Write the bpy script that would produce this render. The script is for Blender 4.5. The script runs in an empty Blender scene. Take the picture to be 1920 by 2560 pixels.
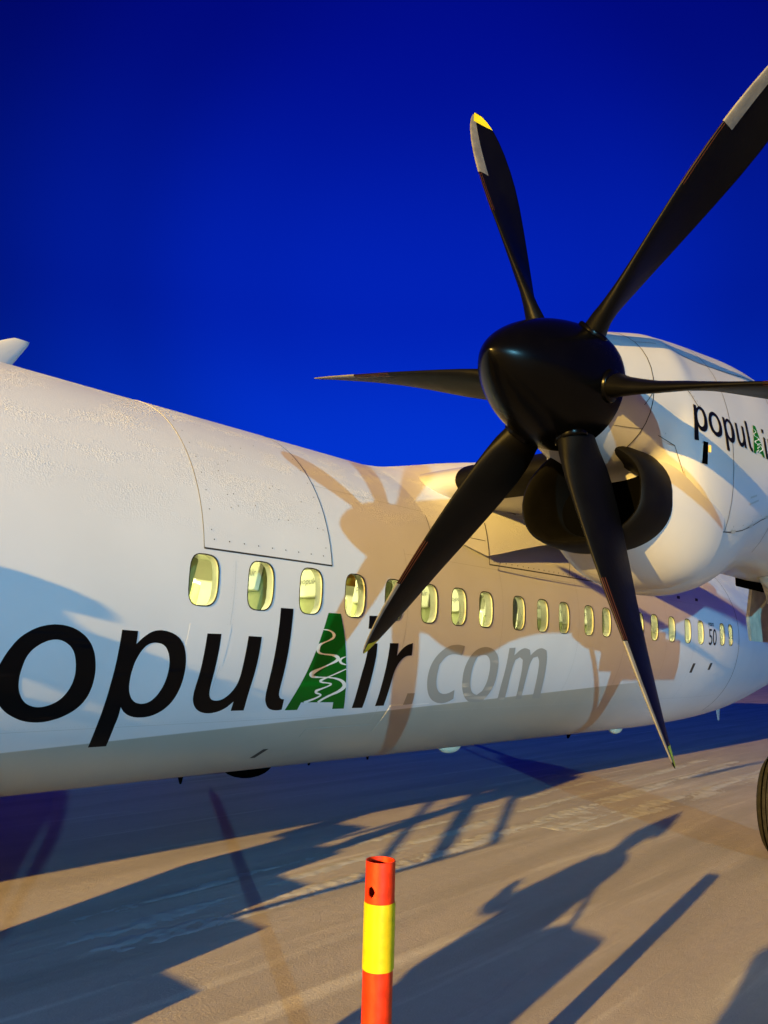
import bpy, bmesh, math, random
from mathutils import Vector, Matrix
from mathutils.geometry import tessellate_polygon

random.seed(7)
S = bpy.context.scene
COL = S.collection
R = math.radians

# ------------------------------------------------------------------ camera
cam = bpy.data.cameras.new('camera'); camo = bpy.data.objects.new('camera', cam); COL.objects.link(camo)
S.camera = camo
cam.sensor_fit = 'HORIZONTAL'; cam.sensor_width = 36.0; cam.lens = 36.0 * 1975.55 / 1920.0
cam.clip_start = 0.05; cam.clip_end = 20000
YAW, PITCH, ROLL = 0.83498, 0.17809, 0.02897
fw = Vector((math.sin(YAW)*math.cos(PITCH), math.cos(YAW)*math.cos(PITCH), math.sin(PITCH)))
r0 = Vector((math.cos(YAW), -math.sin(YAW), 0)); u0 = r0.cross(fw)
rt = r0*math.cos(ROLL) + u0*math.sin(ROLL); up = u0*math.cos(ROLL) - r0*math.sin(ROLL)
M = Matrix((rt, up, -fw)).transposed().to_4x4(); M.translation = Vector((-3.6928, -6.4675, 1.7516))
camo.matrix_world = M

# ------------------------------------------------------------------ dusk sky
W = bpy.data.worlds.new('World'); S.world = W; W.use_nodes = True
nt = W.node_tree; nt.nodes.clear()
def wn(t, **k):
    n = nt.nodes.new(t)
    for a, b in k.items(): setattr(n, a, b)
    return n
wo = wn('ShaderNodeOutputWorld'); bg = wn('ShaderNodeBackground'); tc = wn('ShaderNodeTexCoord')
GLOW = R(51)     # the last light of the dusk sits low beyond the tail
sep = wn('ShaderNodeSeparateXYZ'); nt.links.new(tc.outputs['Generated'], sep.inputs[0])
ramp = wn('ShaderNodeValToRGB'); nt.links.new(sep.outputs['Z'], ramp.inputs[0])          # by height above the horizon
cr = ramp.color_ramp; cr.interpolation = 'EASE'
cr.elements[0].position = 0.0; cr.elements[0].color = (0.0006, 0.048, 0.80, 1)
cr.elements[1].position = 1.0; cr.elements[1].color = (0.0004, 0.0035, 0.23, 1)
for pos, c in ((0.22, (0.0006, 0.038, 0.68, 1)), (0.42, (0.0004, 0.016, 0.46, 1)), (0.68, (0.0004, 0.0045, 0.29, 1))):
    e = cr.elements.new(pos); e.color = c
dot = wn('ShaderNodeVectorMath', operation='DOT_PRODUCT'); nt.links.new(tc.outputs['Generated'], dot.inputs[0])
dot.inputs[1].default_value = (math.sin(GLOW)*math.cos(R(26)), math.cos(GLOW)*math.cos(R(26)), math.sin(R(26)))
r2 = wn('ShaderNodeValToRGB'); nt.links.new(dot.outputs['Value'], r2.inputs[0]); c2 = r2.color_ramp; c2.interpolation = 'EASE'
c2.elements[0].position = 0.55; c2.elements[0].color = (.40, .40, .44, 1); c2.elements[1].position = 1.0; c2.elements[1].color = (1, 1, 1, 1)
for pos, v_ in ((0.86, .44), (0.93, .68), (0.975, .92)):
    e = c2.elements.new(pos); e.color = (v_, v_, v_, 1)
skm = wn('ShaderNodeMix', data_type='RGBA', blend_type='MULTIPLY'); skm.inputs[0].default_value = 1
nt.links.new(ramp.outputs['Color'], skm.inputs[6]); nt.links.new(r2.outputs['Color'], skm.inputs[7])
bg.inputs['Strength'].default_value = 1.0
nt.links.new(skm.outputs[2], bg.inputs['Color']); nt.links.new(bg.outputs[0], wo.inputs[0])

# ------------------------------------------------------------------ exposure / render
S.view_settings.view_transform = 'Standard'; S.view_settings.look = 'None'
S.view_settings.exposure = 0.0; S.view_settings.gamma = 1.0; S.view_settings.use_curve_mapping = False
S.render.engine = 'CYCLES'
S.cycles.use_denoising = True
S.cycles.max_bounces = 6; S.cycles.diffuse_bounces = 1; S.cycles.glossy_bounces = 3
S.cycles.transparent_max_bounces = 10; S.cycles.sample_clamp_indirect = 4.0

# the two apron floodlights (built as masts further down): where their lamps hang
LAMP_A = Vector((-72.0, -14.6, 15.9))      # sodium, ahead of the nose
LAMP_B = Vector((-44.0, -71.5, 11.9))      # cool white, on the terminal side
POWER_A, COLOR_A = 735000.0, (1.0, 0.61, 0.12)
POWER_B, COLOR_B = 168000.0, (0.24, 0.72, 1.0)
# ------------------------------------------------------------------ helpers
def obj(name, me, mat=None, parent=None, smooth=False, kind=None):
    o = bpy.data.objects.new(name, me); COL.objects.link(o)
    if mat is not None and not me.materials: me.materials.append(mat)
    if parent is not None: o.parent = parent
    if smooth and me.polygons: me.polygons.foreach_set('use_smooth', [True]*len(me.polygons))
    if kind: o['kind'] = kind
    return o
def thing(name, label, cat, loc=(0, 0, 0), rz=0, group=None):
    o = bpy.data.objects.new(name, None); COL.objects.link(o); o.empty_display_size = 0.3
    o.location = loc; o.rotation_euler = (0, 0, rz); o['label'] = label; o['category'] = cat
    if group: o['group'] = group
    return o
def tag(o, label, cat, group=None):
    o['label'] = label; o['category'] = cat
    if group: o['group'] = group
    return o
class MB:
    def __init__(s): s.v = []; s.f = []
    def add(s, vs, fs):
        n = len(s.v); s.v += [tuple(p) for p in vs]; s.f += [tuple(i+n for i in f) for f in fs]; return s
    def box(s, c, d, rot=None):
        x, y, z = [a/2 for a in d]
        vs = [Vector((a*x, b*y, e*z)) for a in (-1, 1) for b in (-1, 1) for e in (-1, 1)]
        if rot is not None: vs = [rot @ p for p in vs]
        vs = [p+Vector(c) for p in vs]
        return s.add(vs, [(0,1,3,2),(4,6,7,5),(0,4,5,1),(2,3,7,6),(0,2,6,4),(1,5,7,3)])
    def tube(s, pts, rad, n=12, cap=True):
        pts = [Vector(p) for p in pts]
        rads = rad if isinstance(rad, (list, tuple)) else [rad]*len(pts)
        vs = []; ref = None
        for i, p in enumerate(pts):
            d = (pts[min(i+1, len(pts)-1)]-pts[max(i-1, 0)]).normalized()
            if ref is None: ref = Vector((0, 0, 1)) if abs(d.z) < .9 else Vector((1, 0, 0))
            a = d.cross(ref).normalized(); b = a.cross(d).normalized(); ref = b
            for k in range(n):
                t = 2*math.pi*k/n; vs.append(p+rads[i]*(math.cos(t)*a+math.sin(t)*b))
        fs = [(i*n+k, i*n+(k+1) % n, (i+1)*n+(k+1) % n, (i+1)*n+k) for i in range(len(pts)-1) for k in range(n)]
        if cap: fs += [tuple(range(n)), tuple(range((len(pts)-1)*n, len(pts)*n))[::-1]]
        return s.add(vs, fs)
    def loft(s, rings, closed=True, cap=True):
        n = len(rings[0]); vs = [p for r in rings for p in r]
        m = n if closed else n-1
        fs = [(i*n+k, i*n+(k+1) % n, (i+1)*n+(k+1) % n, (i+1)*n+k) for i in range(len(rings)-1) for k in range(m)]
        if cap: fs += [tuple(range(n))[::-1], tuple(range((len(rings)-1)*n, len(rings)*n))]
        return s.add(vs, fs)
    def lathe(s, prof, axis='x', origin=(0, 0, 0), n=48):
        rings = []
        for a, r in prof:
            ring = []
            for k in range(n):
                t = 2*math.pi*k/n
                q = (a, r*math.cos(t), r*math.sin(t)) if axis == 'x' else ((r*math.cos(t), a, r*math.sin(t)) if axis == 'y' else (r*math.cos(t), r*math.sin(t), a))
                ring.append(Vector(q)+Vector(origin))
            rings.append(ring)
        return s.loft(rings)
    def mesh(s, name='m', fix=True):
        me = bpy.data.meshes.new(name); me.from_pydata(s.v, [], s.f)
        if fix:
            b = bmesh.new(); b.from_mesh(me); bmesh.ops.remove_doubles(b, verts=b.verts, dist=1e-6)
            bmesh.ops.recalc_face_normals(b, faces=b.faces); b.to_mesh(me); b.free()
        me.update(); return me
    def build(s, name, mat, parent=None, smooth=False, bevel=0, angle=None, kind=None):
        me = s.mesh(name)
        if bevel:
            b = bmesh.new(); b.from_mesh(me)
            bmesh.ops.bevel(b, geom=[e for e in b.edges if len(e.link_faces) == 2 and e.calc_face_angle(0) > .6], offset=bevel, segments=2, affect='EDGES', profile=.6)
            b.to_mesh(me); b.free()
        o = obj(name, me, mat, parent, smooth, kind)
        if angle is not None:
            for p in me.polygons: p.use_smooth = True
            me.set_sharp_from_angle(angle=R(angle))
        return o
def copy_part(o, parent, **k):
    c = o.copy(); COL.objects.link(c); c.parent = parent
    for a, b in k.items(): setattr(c, a, b)
    return c
def copy_tree(o, parent=None):
    c = o.copy(); COL.objects.link(c); c.parent = parent
    for ch in o.children: copy_tree(ch, c)
    return c

# ------------------------------------------------------------------ materials
def mat(name, col=(.8, .8, .8), rough=.5, metal=0., spec=.5, var=0.0, vscale=3.0, bump=0.0, bscale=40.0, emis=None, estr=0, coat=0.0):
    m = bpy.data.materials.new(name); m.use_nodes = True; t = m.node_tree; b = t.nodes['Principled BSDF']
    b.inputs['Base Color'].default_value = (*col, 1); b.inputs['Roughness'].default_value = rough
    b.inputs['Metallic'].default_value = metal; b.inputs['Specular IOR Level'].default_value = spec
    b.inputs['Coat Weight'].default_value = coat
    if emis: b.inputs['Emission Color'].default_value = (*emis, 1); b.inputs['Emission Strength'].default_value = estr
    tc = t.nodes.new('ShaderNodeTexCoord')
    if var:
        n = t.nodes.new('ShaderNodeTexNoise'); n.inputs['Scale'].default_value = vscale; n.inputs['Detail'].default_value = 6
        t.links.new(tc.outputs['Object'], n.inputs['Vector'])
        rp = t.nodes.new('ShaderNodeMapRange'); rp.inputs[1].default_value = .3; rp.inputs[2].default_value = .7
        rp.inputs[3].default_value = 1-var; rp.inputs[4].default_value = 1+var*.4
        t.links.new(n.outputs['Fac'], rp.inputs[0])
        mx = t.nodes.new('ShaderNodeMix'); mx.data_type = 'RGBA'; mx.blend_type = 'MULTIPLY'; mx.inputs[0].default_value = 1
        mx.inputs[6].default_value = (*col, 1); t.links.new(rp.outputs[0], mx.inputs[7]); t.links.new(mx.outputs[2], b.inputs['Base Color'])
        r2 = t.nodes.new('ShaderNodeMapRange'); r2.inputs[3].default_value = max(.02, rough-.08); r2.inputs[4].default_value = min(1, rough+.12)
        t.links.new(n.outputs['Fac'], r2.inputs[0]); t.links.new(r2.outputs[0], b.inputs['Roughness'])
    if bump:
        n2 = t.nodes.new('ShaderNodeTexNoise'); n2.inputs['Scale'].default_value = bscale; n2.inputs['Detail'].default_value = 5
        t.links.new(tc.outputs['Object'], n2.inputs['Vector'])
        bp = t.nodes.new('ShaderNodeBump'); bp.inputs['Strength'].default_value = bump; bp.inputs['Distance'].default_value = .01
        t.links.new(n2.outputs['Fac'], bp.inputs['Height']); t.links.new(bp.outputs[0], b.inputs['Normal'])
    return m
WHITE = (.71, .715, .75)
m_nac = mat('nacelle_paint', (.48, .485, .51), .30, spec=.5, var=.07, vscale=1.6, coat=.2)
m_seam = mat('seam_sealant', (.035, .032, .03), .7)
m_faint = mat('faint_seam', (.50, .50, .49), .6)
m_black = mat('letter_black', (.002, .002, .0025), .45, spec=.15)
m_green = mat('letter_green', (.001, .115, .008), .45, spec=.15)
m_grey = mat('letter_grey', (.34, .34, .33), .4)
m_wht = mat('letter_white', (.78, .80, .78), .4)
m_blade = mat('blade_black', (.002, .002, .0021), .46, spec=.12, var=.3, vscale=6, bump=.08, bscale=60)
m_spin = mat('spinner_black', (.0012, .0012, .0013), .22, spec=.12, var=.25, vscale=5)
m_sheath = mat('sheath_metal', (.15, .145, .135), .45, spec=.5, var=.25, vscale=14)
m_yel = mat('tip_yellow', (.75, .62, .01), .45, var=.15, vscale=12)
m_copper = mat('deice_copper', (.16, .05, .02), .4, metal=.5)
m_boot = mat('rubber_boot', (.0028, .0026, .0024), .58, spec=.12, var=.3, vscale=9)
m_dark = mat('black_and_shade', (.0012, .0012, .0012), .9, spec=.0)
m_metal = mat('gear_metal', (.45, .44, .40), .4, metal=.3, var=.25, vscale=10)
m_bay = mat('bay_door_paint', (.58, .57, .48), .6, var=.3, vscale=8)
m_tyre = mat('tyre_rubber', (.018, .017, .016), .85, spec=.2, var=.4, vscale=20, bump=.5, bscale=60)
m_rim = mat('wheel_rim', (.55, .54, .50), .45, metal=.2, var=.2, vscale=15)
m_seal = mat('window_seal', (.012, .012, .012), .6)
m_reveal = mat('window_reveal', (.50, .49, .36), .6)
m_liner = mat('cabin_lining', (.76, .75, .60), .7, var=.08, vscale=2)
m_seat = mat('seat_leather', (.24, .27, .10), .6, var=.2, vscale=8)
m_cover = mat('seat_cover', (.74, .76, .60), .8)
m_grtxt = mat('cover_print', (.28, .30, .26), .8)
m_shade = mat('window_shade', (.80, .36, .02), .6)
m_amber = mat('amber_glow', (.8, .35, .02), .3, emis=(1, .55, .1), estr=1.5)

def glass(name):
    m = bpy.data.materials.new(name); m.use_nodes = True; t = m.node_tree; t.nodes.clear()
    o = t.nodes.new('ShaderNodeOutputMaterial'); mx = t.nodes.new('ShaderNodeMixShader'); tr = t.nodes.new('ShaderNodeBsdfTransparent'); gl = t.nodes.new('ShaderNodeBsdfGlossy')
    tr.inputs[0].default_value = (.93, .95, .90, 1); gl.inputs['Roughness'].default_value = .04
    fr = t.nodes.new('ShaderNodeFresnel'); fr.inputs[0].default_value = 1.35
    t.links.new(fr.outputs[0], mx.inputs[0]); t.links.new(tr.outputs[0], mx.inputs[1]); t.links.new(gl.outputs[0], mx.inputs[2]); t.links.new(mx.outputs[0], o.inputs[0])
    return m
m_glass = glass('pane_glass')

# white fuselage paint: grey belly below the paint line, frost on the upper skin
def hull_mat():
    m = bpy.data.materials.new('fuselage_paint'); m.use_nodes = True; t = m.node_tree; b = t.nodes['Principled BSDF']; L = t.links
    N = lambda ty, **k: [setattr(n, a, c) for n in [t.nodes.new(ty)] for a, c in k.items()] and n if False else t.nodes.new(ty)
    tc = N('ShaderNodeTexCoord'); sx = N('ShaderNodeSeparateXYZ'); L.new(tc.outputs['Object'], sx.inputs[0])
    def math_(op, a, c, clamp=False):
        n = N('ShaderNodeMath'); n.operation = op; n.use_clamp = clamp
        for i, q in enumerate((a, c)):
            if q is None: continue
            if isinstance(q, (int, float)): n.inputs[i].default_value = q
            else: L.new(q, n.inputs[i])
        return n.outputs[0]
    X, Y, Z = sx.outputs
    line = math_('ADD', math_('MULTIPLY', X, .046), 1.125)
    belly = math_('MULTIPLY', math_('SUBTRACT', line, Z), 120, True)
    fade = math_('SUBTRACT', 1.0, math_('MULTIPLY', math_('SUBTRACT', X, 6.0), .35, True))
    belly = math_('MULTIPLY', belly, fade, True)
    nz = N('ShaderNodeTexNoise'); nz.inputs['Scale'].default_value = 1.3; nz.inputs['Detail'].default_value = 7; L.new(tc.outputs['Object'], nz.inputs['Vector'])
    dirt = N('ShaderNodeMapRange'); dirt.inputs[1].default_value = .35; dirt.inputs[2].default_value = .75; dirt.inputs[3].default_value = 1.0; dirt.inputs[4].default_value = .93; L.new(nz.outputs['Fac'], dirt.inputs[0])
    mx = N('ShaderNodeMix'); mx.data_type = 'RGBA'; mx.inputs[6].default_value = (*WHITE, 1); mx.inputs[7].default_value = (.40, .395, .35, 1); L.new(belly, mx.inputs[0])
    m2 = N('ShaderNodeMix'); m2.data_type = 'RGBA'; m2.blend_type = 'MULTIPLY'; m2.inputs[0].default_value = 1; L.new(mx.outputs[2], m2.inputs[6]); L.new(dirt.outputs[0], m2.inputs[7])
    L.new(m2.outputs[2], b.inputs['Base Color'])
    # frost: fine crystals in patches on the upper third
    hi = N('ShaderNodeMapRange'); hi.inputs[1].default_value = 2.45; hi.inputs[2].default_value = 3.3; L.new(Z, hi.inputs[0])
    pn = N('ShaderNodeTexNoise'); pn.inputs['Scale'].default_value = 2.6; pn.inputs['Detail'].default_value = 5
    mp = N('ShaderNodeMapping'); mp.inputs['Scale'].default_value = (.7, 1, 1.8); L.new(tc.outputs['Object'], mp.inputs[0]); L.new(mp.outputs[0], pn.inputs['Vector'])
    pm = N('ShaderNodeMapRange'); pm.inputs[1].default_value = .45; pm.inputs[2].default_value = .62; pm.inputs[3].default_value = .12; L.new(pn.outputs['Fac'], pm.inputs[0])
    fn = N('ShaderNodeTexNoise'); fn.inputs['Scale'].default_value = 75; fn.inputs['Detail'].default_value = 5; fn.inputs['Roughness'].default_value = .65; L.new(tc.outputs['Object'], fn.inputs['Vector'])
    fh = N('ShaderNodeMapRange'); fh.inputs[1].default_value = .42; fh.inputs[2].default_value = .85; L.new(fn.outputs['Fac'], fh.inputs[0])
    amp = math_('MULTIPLY', hi.outputs[0], pm.outputs[0])
    big = N('ShaderNodeTexNoise'); big.inputs['Scale'].default_value = 1.1; big.inputs['Detail'].default_value = 2; L.new(tc.outputs['Object'], big.inputs['Vector'])
    hgt = math_('ADD', math_('MULTIPLY', fh.outputs[0], amp), math_('MULTIPLY', big.outputs['Fac'], .5))
    bp = N('ShaderNodeBump'); bp.inputs['Strength'].default_value = .65; bp.inputs['Distance'].default_value = .0085; L.new(hgt, bp.inputs['Height']); L.new(bp.outputs[0], b.inputs['Normal'])
    rg = N('ShaderNodeMapRange'); rg.inputs[3].default_value = .34; rg.inputs[4].default_value = .65; L.new(amp, rg.inputs[0]); L.new(rg.outputs[0], b.inputs['Roughness'])
    b.inputs['Specular IOR Level'].default_value = .45
    return m
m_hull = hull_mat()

# ------------------------------------------------------------------ ground
def ground_mat():
    m = bpy.data.materials.new('snowy_apron'); m.use_nodes = True; t = m.node_tree; b = t.nodes['Principled BSDF']; L = t.links
    N = t.nodes.new
    tc = N('ShaderNodeTexCoord')
    def noise(sc, det, rot=0, scale=(1, 1, 1), rough=.55):
        mp = N('ShaderNodeMapping'); mp.inputs['Rotation'].default_value = (0, 0, rot); mp.inputs['Scale'].default_value = scale
        L.new(tc.outputs['Object'], mp.inputs[0]); n = N('ShaderNodeTexNoise'); n.inputs['Scale'].default_value = sc; n.inputs['Detail'].default_value = det; n.inputs['Roughness'].default_value = rough
        L.new(mp.outputs[0], n.inputs['Vector']); return n.outputs['Fac']
    def mr(x, a, c, d, e):
        n = N('ShaderNodeMapRange'); n.inputs[1].default_value = a; n.inputs[2].default_value = c; n.inputs[3].default_value = d; n.inputs[4].default_value = e; L.new(x, n.inputs[0]); return n.outputs[0]
    def mix(f, a, c, mode='MIX'):
        n = N('ShaderNodeMix'); n.data_type = 'RGBA'; n.blend_type = mode
        for i, q in ((0, f), (6, a), (7, c)):
            if isinstance(q, (int, float)): n.inputs[i].default_value = q
            elif isinstance(q, tuple): n.inputs[i].default_value = (*q, 1)
            else: L.new(q, n.inputs[i])
        return n.outputs[2]
    big = noise(.35, 5); streak = noise(1.1, 6, R(-12), (.16, 1.5, 1)); streak2 = noise(2.2, 6, R(-20), (.10, 2.2, 1)); fine = noise(9, 8, rough=.7); grit = noise(70, 4, rough=.7)
    c = mix(mr(big, .35, .65, 0, 1), (.43, .39, .375), (.52, .47, .45))
    c = mix(mr(streak, .5, .68, 0, .75), c, (.345, .31, .28))
    c = mix(mr(streak2, .58, .70, 0, .8), c, (.70, .66, .62))
    c = mix(mr(fine, .35, .7, .0, .28), c, (.32, .29, .26))
    c = mix(mr(grit, .60, .74, 0, .5), c, (.70, .66, .62))
    mp = N('ShaderNodeMapping'); mp.inputs['Rotation'].default_value = (0, 0, R(-3.5)); L.new(tc.outputs['Object'], mp.inputs[0])
    wv = N('ShaderNodeTexWave'); wv.bands_direction = 'Y'; wv.inputs['Scale'].default_value = .42; wv.inputs['Distortion'].default_value = 5.0; wv.inputs['Detail'].default_value = 4; wv.inputs['Detail Scale'].default_value = .35; L.new(mp.outputs[0], wv.inputs['Vector'])
    ruts = N('ShaderNodeMath'); ruts.operation = 'MULTIPLY'; L.new(mr(wv.outputs['Fac'], .62, .95, 0, .32), ruts.inputs[0]); L.new(mr(big, .38, .6, .15, 1), ruts.inputs[1])
    c = mix(ruts.outputs[0], c, (.23, .205, .185))
    L.new(c, b.inputs['Base Color']); b.inputs['Roughness'].default_value = .62; b.inputs['Specular IOR Level'].default_value = .45
    ad = N('ShaderNodeMath'); ad.operation = 'MULTIPLY_ADD'; L.new(fine, ad.inputs[0]); ad.inputs[1].default_value = .6; L.new(mr(grit, .3, .8, 0, .28), ad.inputs[2])
    a2 = N('ShaderNodeMath'); a2.operation = 'MULTIPLY_ADD'; L.new(streak2, a2.inputs[0]); a2.inputs[1].default_value = 1.6; L.new(ad.outputs[0], a2.inputs[2])
    bp = N('ShaderNodeBump'); bp.inputs['Strength'].default_value = .42; bp.inputs['Distance'].default_value = .02; L.new(a2.outputs[0], bp.inputs['Height']); L.new(bp.outputs[0], b.inputs['Normal'])
    return m
m_ground = ground_mat()
g = MB(); g.add([(-4000, -4000, 0), (4000, -4000, 0), (4000, 4000, 0), (-4000, 4000, 0)], [(0, 1, 2, 3)])
g.build('apron_ground', m_ground, kind='structure')

# ------------------------------------------------------------------ fuselage shape
ZC, RF = 2.2594, 1.6523
def lerp_tab(tab, x):
    if x <= tab[0][0]: return tab[0][1]
    for (a, p), (b, q) in zip(tab, tab[1:]):
        if x <= b:
            u = (x-a)/(b-a); return p+(q-p)*u
    return tab[-1][1]
def cos_tab(tab, x):     # smooth (Catmull-Rom) table
    n = len(tab)
    if x <= tab[0][0]: return tab[0][1]
    if x >= tab[-1][0]: return tab[-1][1]
    for i in range(n-1):
        if x <= tab[i+1][0]:
            x0, x1 = tab[i][0], tab[i+1][0]; u = (x-x0)/(x1-x0)
            s0 = (tab[i+1][1]-tab[max(i-1, 0)][1])/max(1e-6, tab[i+1][0]-tab[max(i-1, 0)][0])
            s1 = (tab[min(i+2, n-1)][1]-tab[i][1])/max(1e-6, tab[min(i+2, n-1)][0]-tab[i][0])
            h = x1-x0; u2 = u*u; u3 = u2*u
            return (2*u3-3*u2+1)*tab[i][1]+(u3-2*u2+u)*h*s0+(-2*u3+3*u2)*tab[i+1][1]+(u3-u2)*h*s1
BOT = [(9.0, .607), (9.96, .607), (12.39, .68), (14.42, .83), (16.23, 1.08), (18.27, 1.47), (20.5, 2.25), (22.3, 3.1)]
TOP = [(14.0, 3.912), (17.0, 3.90), (20.0, 3.80), (22.3, 3.55)]
WID = [(9.0, 1.6523), (10.3, 1.64), (11.2, 1.585), (12.2, 1.475), (13.5, 1.30), (15.2, 1.07), (18.0, .92), (20.5, .5), (22.3, .12)]
def sec(x):
    if x < -7.5:
        u = min(1, (-7.5-x)/4.2); f = math.sqrt(max(0, 1-u**2.2)); zc = ZC-.38*u*u
        return zc, RF*f, RF*f
    if x <= 9: return ZC, RF, RF
    b, t, w = cos_tab(BOT, x), cos_tab(TOP, x), cos_tab(WID, x)
    return (b+t)/2, w, (t-b)/2
def hp(x, th, off=0.0):      # point on the skin; th = 0 faces port (-Y), + is up
    zc, ry, rz = sec(x); c, s = math.cos(th), math.sin(th)
    n = Vector((0, -c*rz, s*ry)); n = n.normalized() if n.length > 1e-9 else Vector((-1, 0, 0))
    return Vector((x, -ry*c, zc+rz*s)) + n*off
WX = [-.30, .23, .76, 1.285, 1.80, 2.32, 2.80, 3.28, 3.92, 4.43, 4.93, 5.56, 6.04, 7.05, 7.55, 8.18, 8.80, 9.35, 10.36, 10.85]
WS = -.012
def win_loop(cx, hw, hh, n=28, cs=WS):
    o = []
    for k in range(n):
        t = 2*math.pi*k/n; c, s = math.cos(t), math.sin(t)
        o.append((cx+hw*math.copysign(abs(c)**(2/3.3), c), cs+hh*math.copysign(abs(s)**(2/3.3), s)))
    return o
def flat_mesh(loops, step=.05, sstep=None, xs=()):
    """tessellate an (x, s) outline with holes and slice it so that it can bend round the skin"""
    pl = [[Vector((a, b, 0)) for a, b in l] for l in loops]
    tri = tessellate_polygon(pl); vs = [p for l in pl for p in l]
    b = bmesh.new(); bv = [b.verts.new(p) for p in vs]
    for t in tri:
        try: b.faces.new([bv[i] for i in t])
        except ValueError: pass
    lo = min(p.y for p in vs); hi = max(p.y for p in vs); k = math.ceil(lo/step)
    while k*step < hi:
        bmesh.ops.bisect_plane(b, geom=b.verts[:]+b.edges[:]+b.faces[:], plane_co=(0, k*step, 0), plane_no=(0, 1, 0)); k += 1
    for q in xs:
        bmesh.ops.bisect_plane(b, geom=b.verts[:]+b.edges[:]+b.faces[:], plane_co=(q, 0, 0), plane_no=(1, 0, 0))
    b.verts.index_update()
    V = [(v.co.x, v.co.y) for v in b.verts]; F = [tuple(v.index for v in f.verts) for f in b.faces]; b.free()
    F = [f if sum(V[f[i]][0]*V[f[(i+1) % len(f)]][1]-V[f[(i+1) % len(f)]][0]*V[f[i]][1] for i in range(len(f))) > 0 else f[::-1] for f in F]
    return V, F
def normals_from(me, fn):
    me.polygons.foreach_set('use_smooth', [True]*len(me.polygons))
    me.normals_split_custom_set_from_vertices([fn(v.co) for v in me.vertices])

airplane = thing('airplane', 'white twin-propeller airliner with large populAir.com lettering parked on the snowy apron', 'airplane')

BAND = .3/RF; X0, X1 = -2.4, 11.3
ths = [-BAND+2*BAND*k/12 for k in range(13)] + [BAND+(2*math.pi-2*BAND)*k/180 for k in range(1, 180)]
xsr = [-11.7+4.2*(1-math.cos(math.pi/2*k/14)) for k in range(15)] + [-6, -4.5, -3.4, X0] + [X0+(X1-X0)*k/24 for k in range(1, 25)] + [X1+(22.3-X1)*k/26 for k in range(1, 27)]
nT = len(ths); vs = [hp(x, t) for x in xsr for t in ths]; fs = []
for i in range(len(xsr)-1):
    for k in range(nT):
        if xsr[i] >= X0-1e-6 and xsr[i+1] <= X1+1e-6 and k < 12: continue
        fs.append((i*nT+k, (i+1)*nT+k, (i+1)*nT+(k+1) % nT, i*nT+(k+1) % nT))
fs.append(tuple((len(xsr)-1)*nT+k for k in range(nT)))
V, F = flat_mesh([[(X0, -.3), (X1, -.3), (X1, .3), (X0, .3)]] + [win_loop(x, .125, .185) for x in WX], step=.05, xs=[X0+(X1-X0)*k/24 for k in range(1, 24)])
n0 = len(vs); vs += [hp(a, s/RF) for a, s in V]; fs += [tuple(i+n0 for i in f) for f in F]
me = bpy.data.meshes.new('fuselage'); me.from_pydata([tuple(p) for p in vs], [], fs); me.update()
bm = bmesh.new(); bm.from_mesh(me); bmesh.ops.remove_doubles(bm, verts=bm.verts, dist=2e-4); bm.to_mesh(me); bm.free()
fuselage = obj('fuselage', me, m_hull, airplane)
def hull_n(co):
    zc, ry, rz = sec(co.x); e = .02
    th = math.atan2((co.z-zc)/max(rz, 1e-4), -co.y/max(ry, 1e-4))
    a = hp(co.x+e, th)-hp(co.x-e, th); c = hp(co.x, th+e)-hp(co.x, th-e)
    n = a.cross(c)
    if n.length < 1e-9: return Vector((-1, 0, 0))
    n.normalize(); o = Vector((0, co.y, co.z-zc))
    return n if n.dot(o) >= 0 else -n
normals_from(me, hull_n)
fuselage['label'] = 'white frosted fuselage with grey belly'

def skin_strip(path, w, off):
    """a thin ribbon along (x, th) points on the skin"""
    L, Q = [], []
    for i, (x, th) in enumerate(path):
        a = path[max(i-1, 0)]; b = path[min(i+1, len(path)-1)]
        dx, ds = b[0]-a[0], (b[1]-a[1])*RF; l = math.hypot(dx, ds) or 1; nx, ns = -ds/l*w/2, dx/l*w/2
        L.append(hp(x+nx, th+ns/RF, off)); Q.append(hp(x-nx, th-ns/RF, off))
    n = len(path); return L+Q, [(i, i+1, n+i+1, n+i) for i in range(n-1)]
def seam(paths, w=.009, off=.0009, material=None, name='panel_seam', closed=False):
    b = MB()
    for pth in paths: b.add(*skin_strip(pth, w, off))
    return b.build(name, material or m_seam, fuselage, smooth=True)
def arc(x, t0, t1, n=24, x1=None): return [(x+((x1-x) if x1 is not None else 0)*k/n, t0+(t1-t0)*k/n) for k in range(n+1)]
def row(t, x0, x1, n=16, t1=None): return [(x0+(x1-x0)*k/n, t+((t1-t) if t1 is not None else 0)*k/n) for k in range(n+1)]
def skin_panel(x0, x1, t0, t1, off, name='skin_panel', nx=10, ny=24, edge=.003):
    b = MB(); top = [hp(x0+(x1-x0)*i/nx, t0+(t1-t0)*j/ny, off) for i in range(nx+1) for j in range(ny+1)]
    b.add(top, [(i*(ny+1)+j, (i+1)*(ny+1)+j, (i+1)*(ny+1)+j+1, i*(ny+1)+j+1) for i in range(nx) for j in range(ny)])
    rim = [(x0+(x1-x0)*i/nx, t0) for i in range(nx+1)] + [(x1, t0+(t1-t0)*j/ny) for j in range(1, ny+1)] + [(x0+(x1-x0)*i/nx, t1) for i in range(nx-1, -1, -1)] + [(x0, t0+(t1-t0)*j/ny) for j in range(ny-1, 0, -1)]
    n = len(rim); b.add([hp(x, t, off) for x, t in rim]+[hp(x, t, -.004) for x, t in rim], [(i, n+i, n+(i+1) % n, (i+1) % n) for i in range(n)])
    o = b.build(name, m_hull, fuselage, angle=40); return o
TP = .135
skin_panel(-.31, 1.0, TP, 1.42, .003)
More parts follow.
